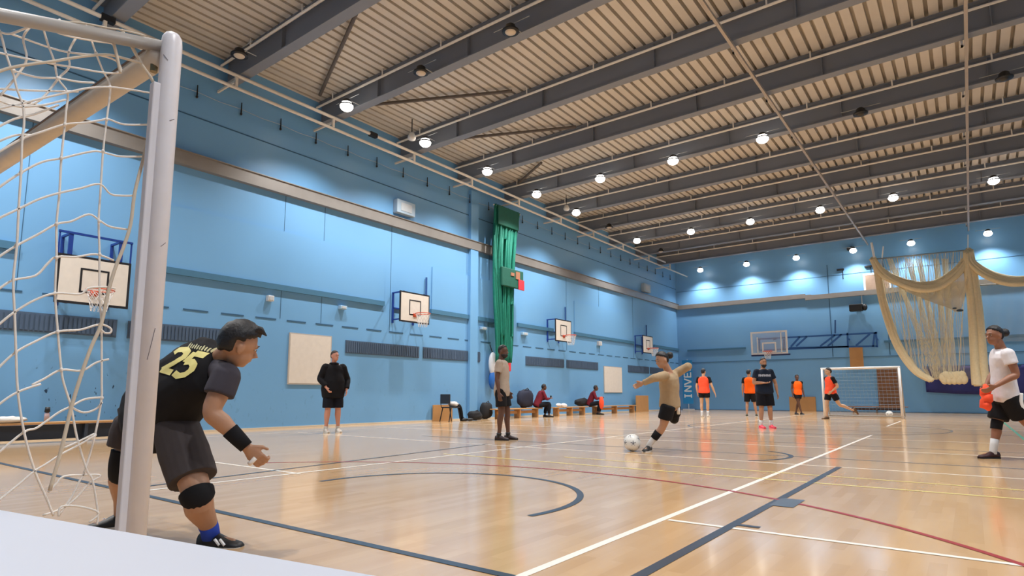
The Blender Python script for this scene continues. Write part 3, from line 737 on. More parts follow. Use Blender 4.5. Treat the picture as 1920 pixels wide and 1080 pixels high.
MB().tube([ps_+V((0, .03, .004)), ps_+dv*2.2], .0195, 16).build('depth_bar', mat('depth_bar_grey', 'aaa6a2', .4), t, True)
eb = ps_+dv*2.2
MB().tube([eb, (eb.x-.05, eb.y-.2, .04), (GX, GY, .04)], .02, 12).build('base_bar', mat('depth_bar_grey', 'aaa6a2', .4), t, True)
M_net = mat('net_rope', 'efe9e2', .85, var=.1, scale=60)
S1 = lambda L, dx=0, dy=0: [((a+dx)/3, (b+dy)/3) for a, b in L]
def cr(L): return [(a/3, b/3) for a, b in L]
def c4(L): return [(a/3, 360+b/3) for a, b in L]
def c7(L): return [(a/3, 720+b/3) for a, b in L]
cords = [
 cr([(-60, 60), (0, 180), (30, 290), (60, 380), (80, 430), (95, 500), (130, 600), (135, 700), (125, 780), (118, 970)])+c4([(105, 95), (95, 300), (75, 495), (82, 680), (90, 900)])+c7([(100, 40), (135, 270), (195, 490), (260, 640), (300, 740)]),
 cr([(220, 100), (240, 150), (270, 250), (305, 345), (325, 440), (380, 520), (372, 620), (365, 700), (345, 890)])+c4([(335, 0), (318, 180), (318, 370), (310, 570), (325, 785), (345, 1000)])+c7([(360, 0), (400, 130), (435, 310), (490, 490), (520, 540), (550, 720), (545, 790)]),
 cr([(480, 130), (540, 300), (580, 400), (620, 490), (600, 670), (580, 850)])+c4([(565, 0), (555, 165), (560, 340), (560, 560), (570, 740), (572, 940)])+c7([(572, 0), (570, 90), (535, 285), (480, 480), (440, 560), (400, 640), (330, 740)]),
 cr([(0, 180), (60, 190), (170, 150), (240, 145), (340, 110)]),
 cr([(240, 145), (340, 190), (440, 215), (560, 235), (640, 255), (670, 370)]),
 cr([(60, 190), (130, 215), (270, 265), (390, 295), (540, 310)]),
 cr([(-40, 290), (0, 298), (150, 330), (300, 360), (390, 375), (600, 410), (680, 400), (650, 340), (540, 305)]),
 cr([(80, 400), (210, 435), (330, 440), (440, 460), (530, 465)]),
 cr([(-30, 500), (0, 500), (210, 510), (440, 515)]),
 cr([(-30, 625), (0, 610), (130, 580), (250, 550), (380, 520), (500, 495), (620, 490), (740, 505), (860, 525)]),
 cr([(-30, 860), (0, 850), (125, 780), (240, 740), (365, 700), (480, 690), (570, 675), (610, 670), (700, 700), (840, 700)]),
 cr([(-30, 1080), (0, 1050), (120, 970), (240, 910), (350, 890), (450, 865), (540, 850), (610, 865), (680, 880), (800, 880)]),
 c4([(-30, 170), (0, 145), (105, 95), (220, 40), (335, 5), (450, -20), (560, -45), (620, 10), (680, 20), (750, 20)]),
 c4([(-30, 390), (0, 360), (95, 300), (210, 240), (318, 180), (400, 165), (500, 125), (560, 160), (620, 195), (715, 210)]),
 c4([(-30, 560), (0, 540), (75, 495), (200, 470), (270, 400), (318, 365), (430, 365), (540, 350), (640, 385)]),
 c4([(-30, 770), (0, 740), (75, 680), (190, 610), (310, 570), (450, 575), (500, 540), (600, 535), (650, 545)]),
 c4([(-30, 1020), (0, 980), (90, 900), (200, 840), (325, 785), (450, 775), (560, 745), (620, 765), (622, 790), (590, 792), (565, 770)]),
 c4([(180, 1085), (250, 1050), (345, 1000), (460, 1005), (540, 960), (612, 940)]),
 c7([(-30, 150), (0, 110), (100, 45), (230, 0)]),
 c7([(-30, 410), (0, 380), (135, 270), (200, 250), (260, 210), (330, 160), (400, 125), (480, 85), (570, 75)]),
 c7([(400, 130), (470, 160), (540, 140), (575, 100)]),
 c7([(-30, 670), (0, 650), (100, 570), (195, 490), (260, 450), (345, 395), (440, 345), (535, 290)]),
 c7([(360, 360), (450, 320), (530, 280)]),
 c7([(270, 610), (320, 560), (360, 520), (480, 512), (565, 515), (500, 560), (430, 640), (350, 700), (240, 740)]),
 c7([(330, 745), (345, 690), (450, 690), (555, 725), (500, 780)]),
 cr([(170, 150), (130, 215), (150, 330), (100, 420), (0, 540)]), cr([(440, 190), (385, 295), (390, 375), (330, 440), (230, 560), (130, 600)]),
 cr([(-20, 560), (60, 590), (130, 600), (250, 590), (370, 560)]),
 cr([(-20, 720), (80, 670), (200, 640), (330, 590)]), cr([(-20, 800), (90, 760), (180, 760)]),
]
nb = MB(); rr = random.Random(3)
for i, c in enumerate(cords):
    d = -.012*(i % 3)-.004
    nb.tube(smooth_pts([onx(u, v, GX-.045+d) for u, v in c], 4), .0031, 6)
for (u, v) in ((80/3, 400/3), (325/3, 440/3), (540/3, 300/3), (380/3, 520/3), (620/3, 490/3), (365/3, 700/3), (600/3, 672/3), (125/3, 780/3), (345/3, 890/3), (580/3, 850/3), (118/3, 970/3), (35, 391.6), (106, 420), (186, 415), (31, 460), (106, 483), (187, 477), (25, 525), (103, 550), (27, 587), (108, 622), (187, 609), (30, 660), (115, 693), (33.5, 735), (45, 810), (133, 763), (191, 746), (65, 883), (178, 816)):
    p = onx(u, v, GX-.055); nb.ell(p, (.005, .005, .006), nu=8, nv=6)
nb.build('net', M_net, t, True)
ed = MB()
ed.tube(smooth_pts([onx(u, v, GX-.04) for u, v in [(227, 55), (247, 87), (267, 123), (287, 153), (295, 187), (290, 210), (283, 233), (270, 293), (253, 360), (245, 420), (231, 465), (217, 500), (203, 547), (190, 607), (170, 653), (150, 710), (133, 767), (115, 843), (93, 920)]], 4), .0052, 8)
ed.tube(smooth_pts([onx(u, v, GX-.038) for u, v in [(-10, 137), (20, 127), (60, 120), (100, 115), (140, 108), (180, 103), (206, 103), (235, 110), (265, 118)]], 4), .0042, 8)
ed.tube(smooth_pts([onx(u, v, GX-.01) for u, v in [(-10, 14), (36, 24), (73, 33), (117, 40), (160, 44), (200, 52), (227, 56), (270, 66)]], 4), .003, 8)
ed.tube(smooth_pts([onx(u, v, GX-.03) for u, v in [(213, 80), (218, 100), (223, 123), (226, 137)]], 4), .005, 8)
ed.build('edge_rope', mat('edge_rope_cream', 'd6c9b6', .85, var=.1, scale=60), t, True)

# white table top in the near left corner
A, B = onz(0, 953, .72), onz(735, 1080, .72)
d = (B-A).normalized(); s = V((d.y, -d.x, 0))
A2 = A-d*.5; B2 = B+d*.35
t = thing('white_table', 'white table top filling the bottom left foreground', 'table', A2.lerp(B2, .5)+s*.3-V((0, 0, .72)))
mb = MB(); P = [A2, B2, B2+s*.75, A2+s*.75]
mb.loft([[p-V((0, 0, .03)) for p in P], P]); mb.build('tabletop', mat('table_white', 'c6c9d4', .45, var=.01), t, bevel=.004)
for p in (P[0]+d*.06+s*.06, P[1]-d*.06+s*.06, P[2]-d*.06-s*.06, P[3]+d*.06-s*.06):
    MB().tube([V((p.x, p.y, 0)), V((p.x, p.y, .69))], .018, 10).build('leg', mat('leg_grey', '8b8f95', .4, .5), t)

# ------------------------------------------------------------------ people
def basis(z, f):
    z = V(z).normalized(); f = perp(z, f); x = f.cross(z).normalized(); return x, f, z   # x = right hand side, f = front
def oring(c, X, Y, a, b, n=24, e=.85):
    out = []
    for i in range(n):
        t = 2*PI*i/n; cx, sx = math.cos(t), math.sin(t)
        out.append(c+X*(a*math.copysign(abs(cx)**e, cx))+Y*(b*math.copysign(abs(sx)**e, sx)))
    return out
def torso(mb, J, o, inf=0., low=.12, top=True, hem=0.):
    s, fat = o['s'], o['fat']
    P, C, Nk = J['pelvis'], J['chest'], J['neck']; tf = o['tf']
    hs = (J['hipR']-J['hipL']).normalized(); ss = (J['shR']-J['shL']).normalized()
    sp = (C-P).normalized()
    def sec(c, side, ax, a, b):
        x = perp(ax, side); f = perp(ax, tf); f = (f-x*f.dot(x)).normalized()
        return oring(c, x, f, (a*s+inf), (b*s+inf))
    fb = fat; R = []
    if low: R.append(sec(P-sp*low*s, hs, sp, .14*fb+hem, .105*fb+hem))
    R.append(sec(P-sp*(.04*s), hs, sp, .168*fb+hem*.6, .118*fb+hem*.6)); R.append(sec(P+sp*.05*s, hs, sp, .162*fb+hem*.3, .115*fb+hem*.3))
    m = P.lerp(C, .55); R.append(sec(m, hs.lerp(ss, .5), sp, (.158 if inf > .01 else .142)*fb, (.108 if inf > .01 else .103)*fb*(1.1 if fb > 1.1 else 1)))
    s2 = (Nk-C).normalized()
    R.append(sec(C, ss, s2, .165*(.5+.5*fb), .115*(.6+.4*fb))); R.append(sec(C.lerp(Nk, .5), ss, s2, .175*(.6+.4*fb), .11))
    R.append(sec(C.lerp(Nk, .78), ss, s2, .15, .09)); R.append(sec(C.lerp(Nk, .93), ss, s2, .085, .068))
    R.append(sec(Nk, ss, s2, .06 if inf < .004 else .052, .057 if inf < .004 else .05))
    mb.loft(R)
def limb(mb, pts, rad, n=16): mb.tube(smooth_pts(pts, 4), [rad[min(i//4, len(rad)-1)]+(rad[min(i//4+1, len(rad)-1)]-rad[min(i//4, len(rad)-1)])*((i % 4)/4) for i in range((len(pts)-1)*4+1)], n)
def hand(mb, W, d, th, right, s, curl=.7):
    d = V(d).normalized(); th = perp(d, th); n = d.cross(th)*(-1 if right else 1)
    mb.tube([W-d*.02*s, W+d*.015*s, W+d*.05*s, W+d*.09*s], [(.022*s, .027*s), (.019*s, .03*s), (.017*s, .042*s), (.013*s, .04*s)], 14, hint=n)
    for off, L in ((.031, .074), (.0105, .084), (-.0105, .078), (-.031, .062)):
        p = W+d*.088*s+th*off*s; ang = .25*curl; r = .0098*s
        for k_, fr in enumerate((.45, .3, .25)):
            dd = d*math.cos(ang)+n*math.sin(ang)+th*(off*.8)
            q = p+dd*(L*fr*s); mb.capsule(p, q, r, r*.92, 8); p = q; ang += .75*curl; r *= .92
    p = W+d*.025*s+th*.028*s; dd = (d*.72+th*.62+n*.25).normalized()
    q = p+dd*.042*s; mb.capsule(p, q, .0125*s, .0105*s, 8); dd = (d*.9+th*.3+n*.3).normalized(); mb.capsule(q, q+dd*.03*s, .0105*s, .009*s, 8)

def person(label, J, **o):
    o.setdefault('s', 1.); o.setdefault('fat', 1.); s, fat = o['s'], o['fat']; vox = o.get('vox', .011)
    J = {k_: V(p) for k_, p in J.items()}
    for k_, a, b in (('pelvis', 'hipL', 'hipR'),):
        if k_ not in J: J[k_] = J[a].lerp(J[b], .5)+V((0, 0, .03*s))
    tf = o['tf'] = V(o['tf']).normalized(); hf = V(o.get('hf', tf)).normalized(); hu = V(o.get('hu', (0, 0, 1))).normalized()
    skin = o['skin']
    mb = MB(); torso(mb, J, o, low=.1)
    Hd = J['head']; X, Yf, Z = basis(hu, hf)
    mb.tube([J['neck']-(Hd-J['neck']).normalized()*.04*s, J['neck'].lerp(Hd, .5)-Yf*.01, Hd-Z*.02*s-Yf*.015], [.06*s, .054*s, .052*s], 16)
    mb.ell(Hd+Z*.022*s-Yf*.008, (.074*s, .093*s, .1*s), X, Yf, Z, 28, 18)
    mb.ell(Hd-Z*.045*s+Yf*.022*s, (.057*s, .066*s, .07*s), X, Yf, Z, 22, 14)
    mb.ell(Hd-Z*.088*s+Yf*.05*s, (.028*s, .026*s, .022*s), X, Yf, Z, 12, 8)
    mb.tube([Hd+Z*.012*s+Yf*.075*s, Hd-Z*.012*s+Yf*.094*s, Hd-Z*.027*s+Yf*.106*s, Hd-Z*.036*s+Yf*.09*s], [.008*s, .011*s, .0155*s, .009*s], 10)
    mb.tube([Hd+Z*.022*s+Yf*.077*s+X*.04*s, Hd+Z*.028*s+Yf*.087*s, Hd+Z*.022*s+Yf*.077*s-X*.04*s], .01*s, 8)
    mb.tube([Hd-Z*.06*s+Yf*.072*s+X*.022*s, Hd-Z*.058*s+Yf*.088*s, Hd-Z*.06*s+Yf*.072*s-X*.022*s], .0085*s, 8)
    for q in (-1, 1): mb.ell(Hd+X*(q*.076*s)-Z*.012*s-Yf*.008*s, (.011*s, .02*s, .032*s), (X+Yf*(-.25*q)).normalized(), Yf, Z, 10, 8)
    af = o.get('afk', min(1.05, .85+.15*fat))
    lk = o.get('legk', 1.)
    for S in 'RL':
        sh, el, wr = J['sh'+S], J['el'+S], J['wr'+S]
        mb.capsule(J['neck'].lerp(sh, .35)-(J['neck']-J['chest']).normalized()*.03*s, sh, .05*s, .056*s*af, 14)
        limb(mb, [sh, sh.lerp(el, .35), el, el.lerp(wr, .3), wr], [.055*s*af, .05*s*af, .04*s*af, .042*s*af, .025*s])
        d = J.get('hd'+S, wr-el); th = o.get('th'+S, tf)
        hand(mb, wr, d, th, S == 'R', s*o.get('hs', 1.0), o.get('curl', .7))
        hp, kn, an = J['hip'+S], J['kn'+S], J['an'+S]
        lf = .7+.3*fat
        fr_ = perp((kn-hp).normalized(), tf)
        limb(mb, [hp, hp.lerp(kn, .4), kn, kn.lerp(an, .3)-perp((an-kn).normalized(), tf)*.012*s, kn.lerp(an, .7), an], [.09*s*lf, .08*s*lf, .054*s*lf*lk, .056*s*lf*lk, .038*s*lf*lk, .034*s*lk])
        fd = V(o.get('foot'+S, (tf.x, tf.y, 0))).normalized(); fu = perp(fd, o.get('fup'+S, (0, 0, 1)))
        mb.capsule(an-fd*.02*s-fu*.03*s, an+fd*.13*s-fu*.045*s, .032*s, .022*s, 10)
    foot = J['anR'] if J['anR'].z < J['anL'].z else J['anL']
    org = V((foot.x, foot.y, 0)) if 'org' not in o else V(o['org'])
    body = mb.build('person', skin, origin=org, vox=vox, sm=2)
    tag(body, label, 'person')
    # clothes
    g = MB(); sl = o.get('sleeve', .55)
    shm = o['shirt']
    torso(g, J, o, inf=.016, low=o.get('hemlow', .1), hem=.012)
    for S in 'RL':
        sh, el, wr = J['sh'+S], J['el'+S], J['wr'+S]
        if o.get('nosleeve'): continue
        g.capsule(J['neck'].lerp(sh, .45)-(J['neck']-J['chest']).normalized()*.035*s, sh, .055*s, .07*s*af, 14)
        if sl <= 1:
            e = sh.lerp(el, sl); g.tube([sh-(el-sh)*.05, sh.lerp(e, .5), e], [.07*s*af, .068*s*af, .07*s*af], 18)
        else:
            g.tube(smooth_pts([sh, sh.lerp(el, .5), el, el.lerp(wr, .5), el.lerp(wr, sl-1)], 4), [(.082 if o.get('coat') else .07)*s+(-.026*s)*i/16 for i in range(17)], 16)
    g.build('shirt', shm, body, vox=vox*1.0, sm=3, disp=.02*s)
    shirt = kids(body)[-1]
    g = MB(); lowf = o.get('shorts', .8)
    torso_j = dict(J); P, C = J['pelvis'], J['chest']; sp = (C-P).normalized(); hs = (J['hipR']-J['hipL']).normalized(); f2 = perp(sp, tf); f2 = (f2-hs*f2.dot(hs)).normalized()
    g.loft([oring(P-sp*.13*s, hs, f2, .12*s*fat, .1*s*fat), oring(P-sp*.05*s, hs, f2, .18*s*fat, .128*s*fat), oring(P+sp*.06*s, hs, f2, .168*s*fat, .122*s*fat), oring(P+sp*.11*s, hs, f2, .155*s*fat, .115*s*fat)])
    for S in 'RL':
        hp, kn, an = J['hip'+S], J['kn'+S], J['an'+S]; lf = .75+.25*fat; fl_ = o.get('flare', 1.)
        if lowf <= 1:
            e = hp.lerp(kn, o.get('shorts'+S, lowf)); g.tube([hp+(hp-kn)*.08, hp, hp.lerp(e, .5), e], [.1*s*lf, .112*s*lf, .108*s*lf*fl_, .104*s*lf*fl_], 20)
        else:
            g.tube(smooth_pts([hp, hp.lerp(kn, .5), kn, kn.lerp(an, .5), kn.lerp(an, lowf-1)], 4), [.108*s-.05*s*i/16 for i in range(17)], 18)
    g.build('shorts' if lowf <= 1 else 'trousers', o['pants'], body, vox=vox, sm=3, disp=.018*s)
    if o.get('vest'):
        g = MB(); torso(g, J, o, inf=.03, low=.08, hem=.02); g.build('training_vest', o['vest'], body, vox=vox, sm=3, disp=.02*s)
    for S in 'RL':
        kn, an = J['kn'+S], J['an'+S]
        if o.get('sock'):
            sf = o.get('sockh', .3); a = an.lerp(kn, sf)
            MB().tube([a, an.lerp(kn, sf*.5), an, an-V((0, 0, .03*s))], [.046*s, .044*s, .041*s, .042*s], 14).build('sock', o['sock'], body, True)
        for nm, m, f0, f1, r0, r1, sides in o.get('bands', ()):
            if S in sides:
                hp = J['hip'+S]; a = kn.lerp(hp, f0); b = kn.lerp(an, f1)
                MB().tube(smooth_pts([a, kn, b], 4), [r0+(r1-r0)*i/8 for i in range(9)], 18).build(nm, m, body, True)
        fd = V(o.get('foot'+S, (tf.x, tf.y, 0))).normalized(); fu = perp(fd, o.get('fup'+S, (0, 0, 1))); fs = fd.cross(fu)
        so = an-fu*(.085*s)
        R = []; R2 = []
        for x_, w, h in ((-.075, .018, .05), (-.065, .034, .085), (-.02, .038, .1), (.03, .04, .095), (.08, .046, .07), (.13, .05, .055), (.17, .042, .045), (.19, .022, .034)):
            c = so+fd*(x_*s)
            R.append([c+fs*(w*s*math.cos(2*PI*i/14))+fu*(h*s*(.5+.5*math.sin(2*PI*i/14))) for i in range(14)])
            R2.append([c+fs*(w*1.06*s*a)+fu*(b*s) for a, b in ((-1, 0), (1, 0), (1, .02), (-1, .02))])
        sh_ = MB().loft(R).build('shoe', o['shoe'], body, True)
        MB().loft(R2).build('sole', o.get('sole', mat('sole_white', 'd8d4cc')), sh_)
    # hair
    hs_ = o.get('hair', 'short'); hm = o.get('hairm', mat('hair_black', '121116', .55, var=.3, scale=40, bump=.5))
    if hs_ != 'none':
        vol = o.get('hvol', 1.1)
        def hf_(l):
            top = l.z > .18+.62*max(l.y, 0)**1.2 if l.y > 0 else l.z > -.45-.35*abs(l.y)
            if hs_ == 'thin': vol_ = 1.035
            else: vol_ = vol+.05*noise.noise(l*5.5)
            if abs(l.x) > .8 and l.z < .05 and l.y > -.35: top = False
            return vol_ if top else .82
        h = MB().ell(Hd+Z*.024*s-Yf*.008, (.076*s, .096*s, .103*s), X, Yf, Z, 40, 26, hf_)
        if hs_ == 'bun':
            h.ell(Hd-Yf*.155*s+Z*.045*s, (.05*s, .055*s, .05*s), X, Yf, Z, 14, 10, lambda l: 1+.15*noise.noise(l*4)); h.capsule(Hd-Yf*.08*s+Z*.03*s, Hd-Yf*.14*s+Z*.04*s, .03*s, .03*s)
        if hs_ == 'tuft':
            for i in range(16):
                a = -1.2+2.4*i/15; b0 = Hd+Z*.115*s+X*(.055*math.sin(a)*s)+Yf*(.03+.035*math.cos(a*1.4))*s
                h.tube([b0-Z*.03, b0+Z*.012+Yf*.01, b0+Yf*(.045)*s-Z*.012*s], [.02*s, .015*s, .003], 6)
        h.build('hair', hm, body, True)
    if o.get('headband'):
        MB().tube([Hd+Z*.035*s+X*(.082*s*math.cos(i*PI/12))+Yf*(.1*s*math.sin(i*PI/12)-.008)+Z*.01*math.sin(i*PI/12) for i in range(24)], (.006, .014), 6, hint=Z, closed=True).build('headband', M_blk, body, True) if False else None
    if o.get('beard'):
        def bf(l):
            return 1.1+.04*noise.noise(l*6) if (l.z < -.05-.25*max(0, .6-abs(l.x)) and l.y > -.5) else .8
        MB().ell(Hd-Z*.05*s+Yf*.022*s, (.06*s, .07*s, .074*s), X, Yf, Z, 28, 20, bf).build('beard', hm, body, True)
    if o.get('face', True):
        e = MB()
        for q in (-1, 1):
            e.ell(Hd+X*(q*.031*s)+Yf*.0785*s+Z*.006*s, (.0115*s, .008*s, .006*s), X, Yf, Z, 10, 8, mi=0)
            e.ell(Hd+X*(q*.031*s)+Yf*.0855*s+Z*.006*s, (.006*s, .003*s, .006*s), X, Yf, Z, 8, 6, mi=1)
        e.build('eyes', [mat('eye_white', 'a79c92', .2), mat('eye_dark', '1c1310', .2)], body, True)
        e = MB()
        for q in (-1, 1): e.tube([Hd+X*(q*.014*s)+Yf*.091*s+Z*.027*s, Hd+X*(q*.033*s)+Yf*.09*s+Z*.034*s, Hd+X*(q*.05*s)+Yf*.078*s+Z*.028*s], [.0025*s, .003*s, .002*s], 6)
        e.build('eyebrows', hm, body, True)
    return body, shirt, J, o

def pose(loc, yawv, h=1.75, **ov):
    """standing skeleton; local x right, y front, z up"""
    s = h/1.75; f = V((yawv[0], yawv[1], 0)).normalized(); r = V((f.y, -f.x, 0))
    base = dict(chest=(0, 0, 1.22), neck=(0, -.01, 1.47), head=(0, .02, 1.635), shR=(.185, 0, 1.405), shL=(-.185, 0, 1.405), elR=(.24, -.03, 1.12), elL=(-.24, -.03, 1.12),
                wrR=(.25, .05, .87), wrL=(-.25, .05, .87), hipR=(.09, 0, .91), hipL=(-.09, 0, .91), knR=(.11, .02, .49), knL=(-.11, .02, .49), anR=(.13, 0, .085), anL=(-.13, 0, .085))
    base.update(ov)
    return {k_: V(loc)+r*(p[0]*s)+f*(p[1]*s)+V((0, 0, p[2]*s)) for k_, p in base.items()}, f, r, s

def skinm(n, c): return mat('skin_'+n, c, .5, var=.06, scale=12)
SK_tan, SK_dark, SK_pink, SK_brown, SK_light = skinm('tan', 'b08468'), skinm('deep', '5a3c2e'), skinm('pink', 'c48c78'), skinm('brown', '8e6048'), skinm('light', 'c9a080')
fab = lambda n, c: mat('fabric_'+n, c, .85, var=.12, scale=20, spec=.25)
F_blk, F_blk2, F_char = fab('black', '16161a'), fab('jersey_black', '17171b'), fab('charcoal', '2b282b')

# --- goalkeeper, crouching in the foreground
gw = dist(onz(425, 1022))
gJ = dict(head=at(449, 648, gw-.05), neck=at(414, 674, gw), chest=at(372, 700, gw+.03), pelvis=at(290, 778, gw+.2),
          shR=at(424, 706, gw-.12), shL=at(346, 672, gw+.14), elR=at(397, 772, gw-.2), wrR=at(462, 838, gw-.17), elL=at(362, 745, gw+.42), wrL=at(345, 800, gw+.5),
          hipR=at(330, 800, gw+.05), hipL=at(256, 790, gw+.33), knR=at(370, 928, gw-.12), anR=at(396, 1000, gw-.01), knL=at(236, 870, gw+.3), anL=at(228, 965, gw+.42))
tfg = (CR*.38+CF*.72+V((0, 0, -.5)))
body, shirt, JJ, oo = person('crouching goalkeeper in black number 25 jersey beside the near goal post', gJ, s=.98, fat=1.3, tf=tfg, hf=CR*.72+CF*.66+V((0, 0, -.4)), hu=CR*.36+V((0, 0, .93))+CF*.05,
    legk=1.25, shortsL=.62, nosleeve=1, afk=1.15, skin=SK_tan, shirt=F_blk2, pants=fab('shorts_dark', '453f40'), sleeve=.25, shorts=.79, flare=1.12, hair='tuft', hvol=1.22, hemlow=.09, sock=mat('fabric_sock_white', 'd9dbe0', .85), sockh=.2,
    shoe=mat('shoe_black', '191a1e', .5), footR=(CR*.92+CF*-.1), footL=(CR*-.5+CF*-.4), thR=CR*.5+V((0, 0, .6)), thL=CF, hdR=CR*.3+V((0, 0, -.95)), vox=.0065, curl=1.25,
    bands=(('knee_pad', F_blk, .04, .05, .088, .085, 'R'), ('knee_pad', F_blk, .3, .22, .094, .086, 'L')), org=(onz(330, 1000).x, onz(330, 1000).y, 0))
# grey sleeves over the jersey arms
up0 = (JJ['neck']-JJ['chest']).normalized()
for S in 'RL':
    sh, el = JJ['sh'+S], JJ['el'+S]; d = el-sh
    nk = JJ['neck']; MB().capsule(nk.lerp(sh, .35)-up0*.04, sh, .06, .074, 16).tube([sh-d*.08, sh+d*.3, sh+d*.54], [.074, .078, .078], 20).build('sleeve', fab('sleeve_grey', '3f3c45'), body, vox=.008, sm=5)
el, wr = JJ['elR'], JJ['wrR']
MB().tube([el.lerp(wr, .52), el.lerp(wr, .75), el.lerp(wr, 1.0)], [.044, .041, .036], 18).build('wristband', F_blk, body, True)
W = JJ['wrR']+(CR*.4+V((0, 0, -.9))).normalized()*.075
MB().tube([W+CR*.02+V((0, 0, .012)), W+V((0, 0, -.01)), W-CR*.012+V((0, 0, -.02))], (.012), 8).build('finger_tape', mat('tape_white', 'ece6e0'), body, True)
an = JJ['anR']; kn = JJ['knR']
MB().tube([an.lerp(kn, .24), an.lerp(kn, .1), an-V((0, 0, .02))], [.05, .048, .048], 16).build('ankle_support', mat('fabric_blue', '2447b8', .8), body, True)
for S in 'RL':
    fd = V((CR*.92-CF*.1)) if S == 'R' else V(CR*-.5-CF*.4); fd.normalize(); fs = fd.cross(V((0, 0, 1))); an = JJ['an'+S]
    MB().tube([an+fd*.05+fs*.045-V((0, 0, .02)), an+fd*.08+fs*.047-V((0, 0, .05))], .008, 6).tube([an+fd*.08+fs*.045-V((0, 0, .02)), an+fd*.11+fs*.047-V((0, 0, .05))], .008, 6).build('shoe_stripes', mat('stripe_white', 'e8e8e8'), body)
DECALS = []
up_ = (JJ['neck']-JJ['pelvis']).normalized()
DECALS.append(('number', ['2', '5'], shirt, body, at(336, 676, gw+.03), 'gk'))

def place_decal(glyphs, shirt, parent, origin, rv, uv, size, w, gap, m, name, back=.6):
    dg = bpy.context.evaluated_depsgraph_get(); ev = shirt.evaluated_get(dg); me = ev.to_mesh()
    bv = BVHTree.FromPolygons([shirt.matrix_world @ v.co for v in me.vertices], [tuple(p.vertices) for p in me.polygons]); 
    nrm = V(rv).cross(V(uv)).normalized()
    for gi, g in enumerate(glyphs):
        def pl(p):
            q = origin+V(rv)*((p.x+gi*gap)*size)+V(uv)*(p.y*size)
            hit = bv.ray_cast(q+nrm*back, -nrm, back*2)
            return (hit[0]+nrm*(.0035+p.z)) if hit[0] is not None else q
        mb = strokes_mesh(GL[g] if isinstance(g, str) else g, w, pl)
        o = mb.build(name, m, parent)
    ev.to_mesh_clear()

# --- other people
def ground(u, v): return onz(u, v)
# man in black coat
J, f, r, s = pose(ground(622, 811), CR*.55-CF*.8, 1.82, wrR=(.2, .16, .95), elR=(.29, .0, 1.15), wrL=(-.25, .12, .9), elL=(-.3, .0, 1.14))
p_coat = person('man in a black coat and shorts standing before the large whiteboard', J, s=s, fat=1.42, coat=1, tf=f, hf=CR*.85-CF*.5, skin=SK_pink, shirt=fab('coat', '121217'), sleeve=1.85, hemlow=.2, pants=fab('shorts_navy', '11141f'), shorts=.92, hair='short',
       hvol=1.04, hairm=mat('hair_brown', '3a302c', .7), sock=mat('sock_pale', 'c8c4bc'), sockh=.12, shoe=mat('shoe_white', 'cfc9be', .5))
bd = p_coat[0]; C = p_coat[2]['neck']
MB().tube([C+r*(.08*math.cos(i*PI/8))+f*(.075*math.sin(i*PI/8))-V((0, 0, .0)) for i in range(16)], .03, 8, closed=True).build('hood', fab('coat', '121217'), bd, True)
MB().box((0, 0, 0), (.05, .02, .09), M=Matrix.Translation(p_coat[2]['chest']+f*.17-r*.12)).build('badge', mat('badge_pale', 'b8b8c0'), bd) if False else None
# man in beige tee
J, f, r, s = pose(ground(941, 825), CR*.95-CF*.25, 1.76, wrR=(.27, .02, .86), wrL=(-.2, .08, .88), anR=(.1, -.03, .085), anL=(-.1, .09, .085), knL=(-.09, .08, .49))
person('bearded man in a beige t-shirt and black shorts standing in front of the green net', J, s=s, fat=1.02, tf=f, hf=CR*.9-CF*.4, skin=SK_dark, shirt=fab('beige_tee', 'a5978a'), sleeve=.6, hemlow=.14, pants=F_blk, shorts=.72, hair='thin', beard=True,
       shoe=mat('shoe_darkred', '2a1c22', .5), sole=M_blk, sock=M_blk, sockh=.12)
# bearded man facing camera
J, f, r, s = pose(ground(1437, 803), -CF+CR*.05, 1.77, wrR=(.1, .2, 1.12), elR=(.27, .02, 1.13), hdR=(-.3, .12, .05), wrL=(-.3, .06, .86), elL=(-.3, -.02, 1.12), anR=(.13, 0, .085), anL=(-.13, 0, .085))
J['hdR'] = -r*.9+f*.2
pm = person('bearded man in a dark kit with bright pink shoes facing the camera', J, s=s, fat=1.2, tf=f, hf=-CF, skin=SK_tan, shirt=fab('navy_tee', '1a2436'), sleeve=.6, pants=fab('navy_short', '11131c'), shorts=.85, flare=1.1, hair='thin', beard=True,
       sock=mat('sock_white', 'd8d8d8'), sockh=.28, shoe=mat('shoe_pink', 'ff4058', .45), sole=mat('sole_pink', 'ff7080'))
DECALS.append(('chest', None, pm[1], pm[0], None, 'chest'))
# four orange-vested players
O1, O2 = fab('orange_coral', 'ff5a3a'), fab('orange_bright', 'ff6414')
J, f, r, s = pose(ground(1322, 782), CR*.5+CF*.8, 1.84, wrR=(.36, .1, .86), elR=(.29, .0, 1.12), elL=(-.26, 0, 1.12), anR=(.09, .06, .085), anL=(-.1, -.03, .085))
person('player in an orange vest and black shorts at far left, white shoes', J, s=s, fat=1.0, tf=f, hf=CR*.6+CF*.7, skin=SK_light, shirt=F_blk, sleeve=.6, vest=O1, pants=F_blk, shorts=.5, hair='short', sock=mat('sock_white', 'd8d8d8'), sockh=.35, shoe=mat('shoe_white', 'cfc9be', .5))
J, f, r, s = pose(ground(1408, 781), CR*.35+CF*.9, 1.83, anR=(.2, .05, .085), anL=(-.14, -.1, .085), knR=(.15, .05, .49), wrR=(.3, .05, .86))
person('player in an orange vest standing just left of the bearded man', J, s=s, tf=f, hf=CR*.7+CF*.6, skin=SK_tan, shirt=F_blk, sleeve=.6, vest=O2, pants=F_blk, shorts=.85, hair='short', shoe=mat('shoe_olive', '4a4a34', .6))
J, f, r, s = pose(ground(1498, 777), -CF, 1.72, anR=(-.06, .12, .085), anL=(.08, -.1, .085), knR=(.02, .08, .49), knL=(.0, -.03, .49))
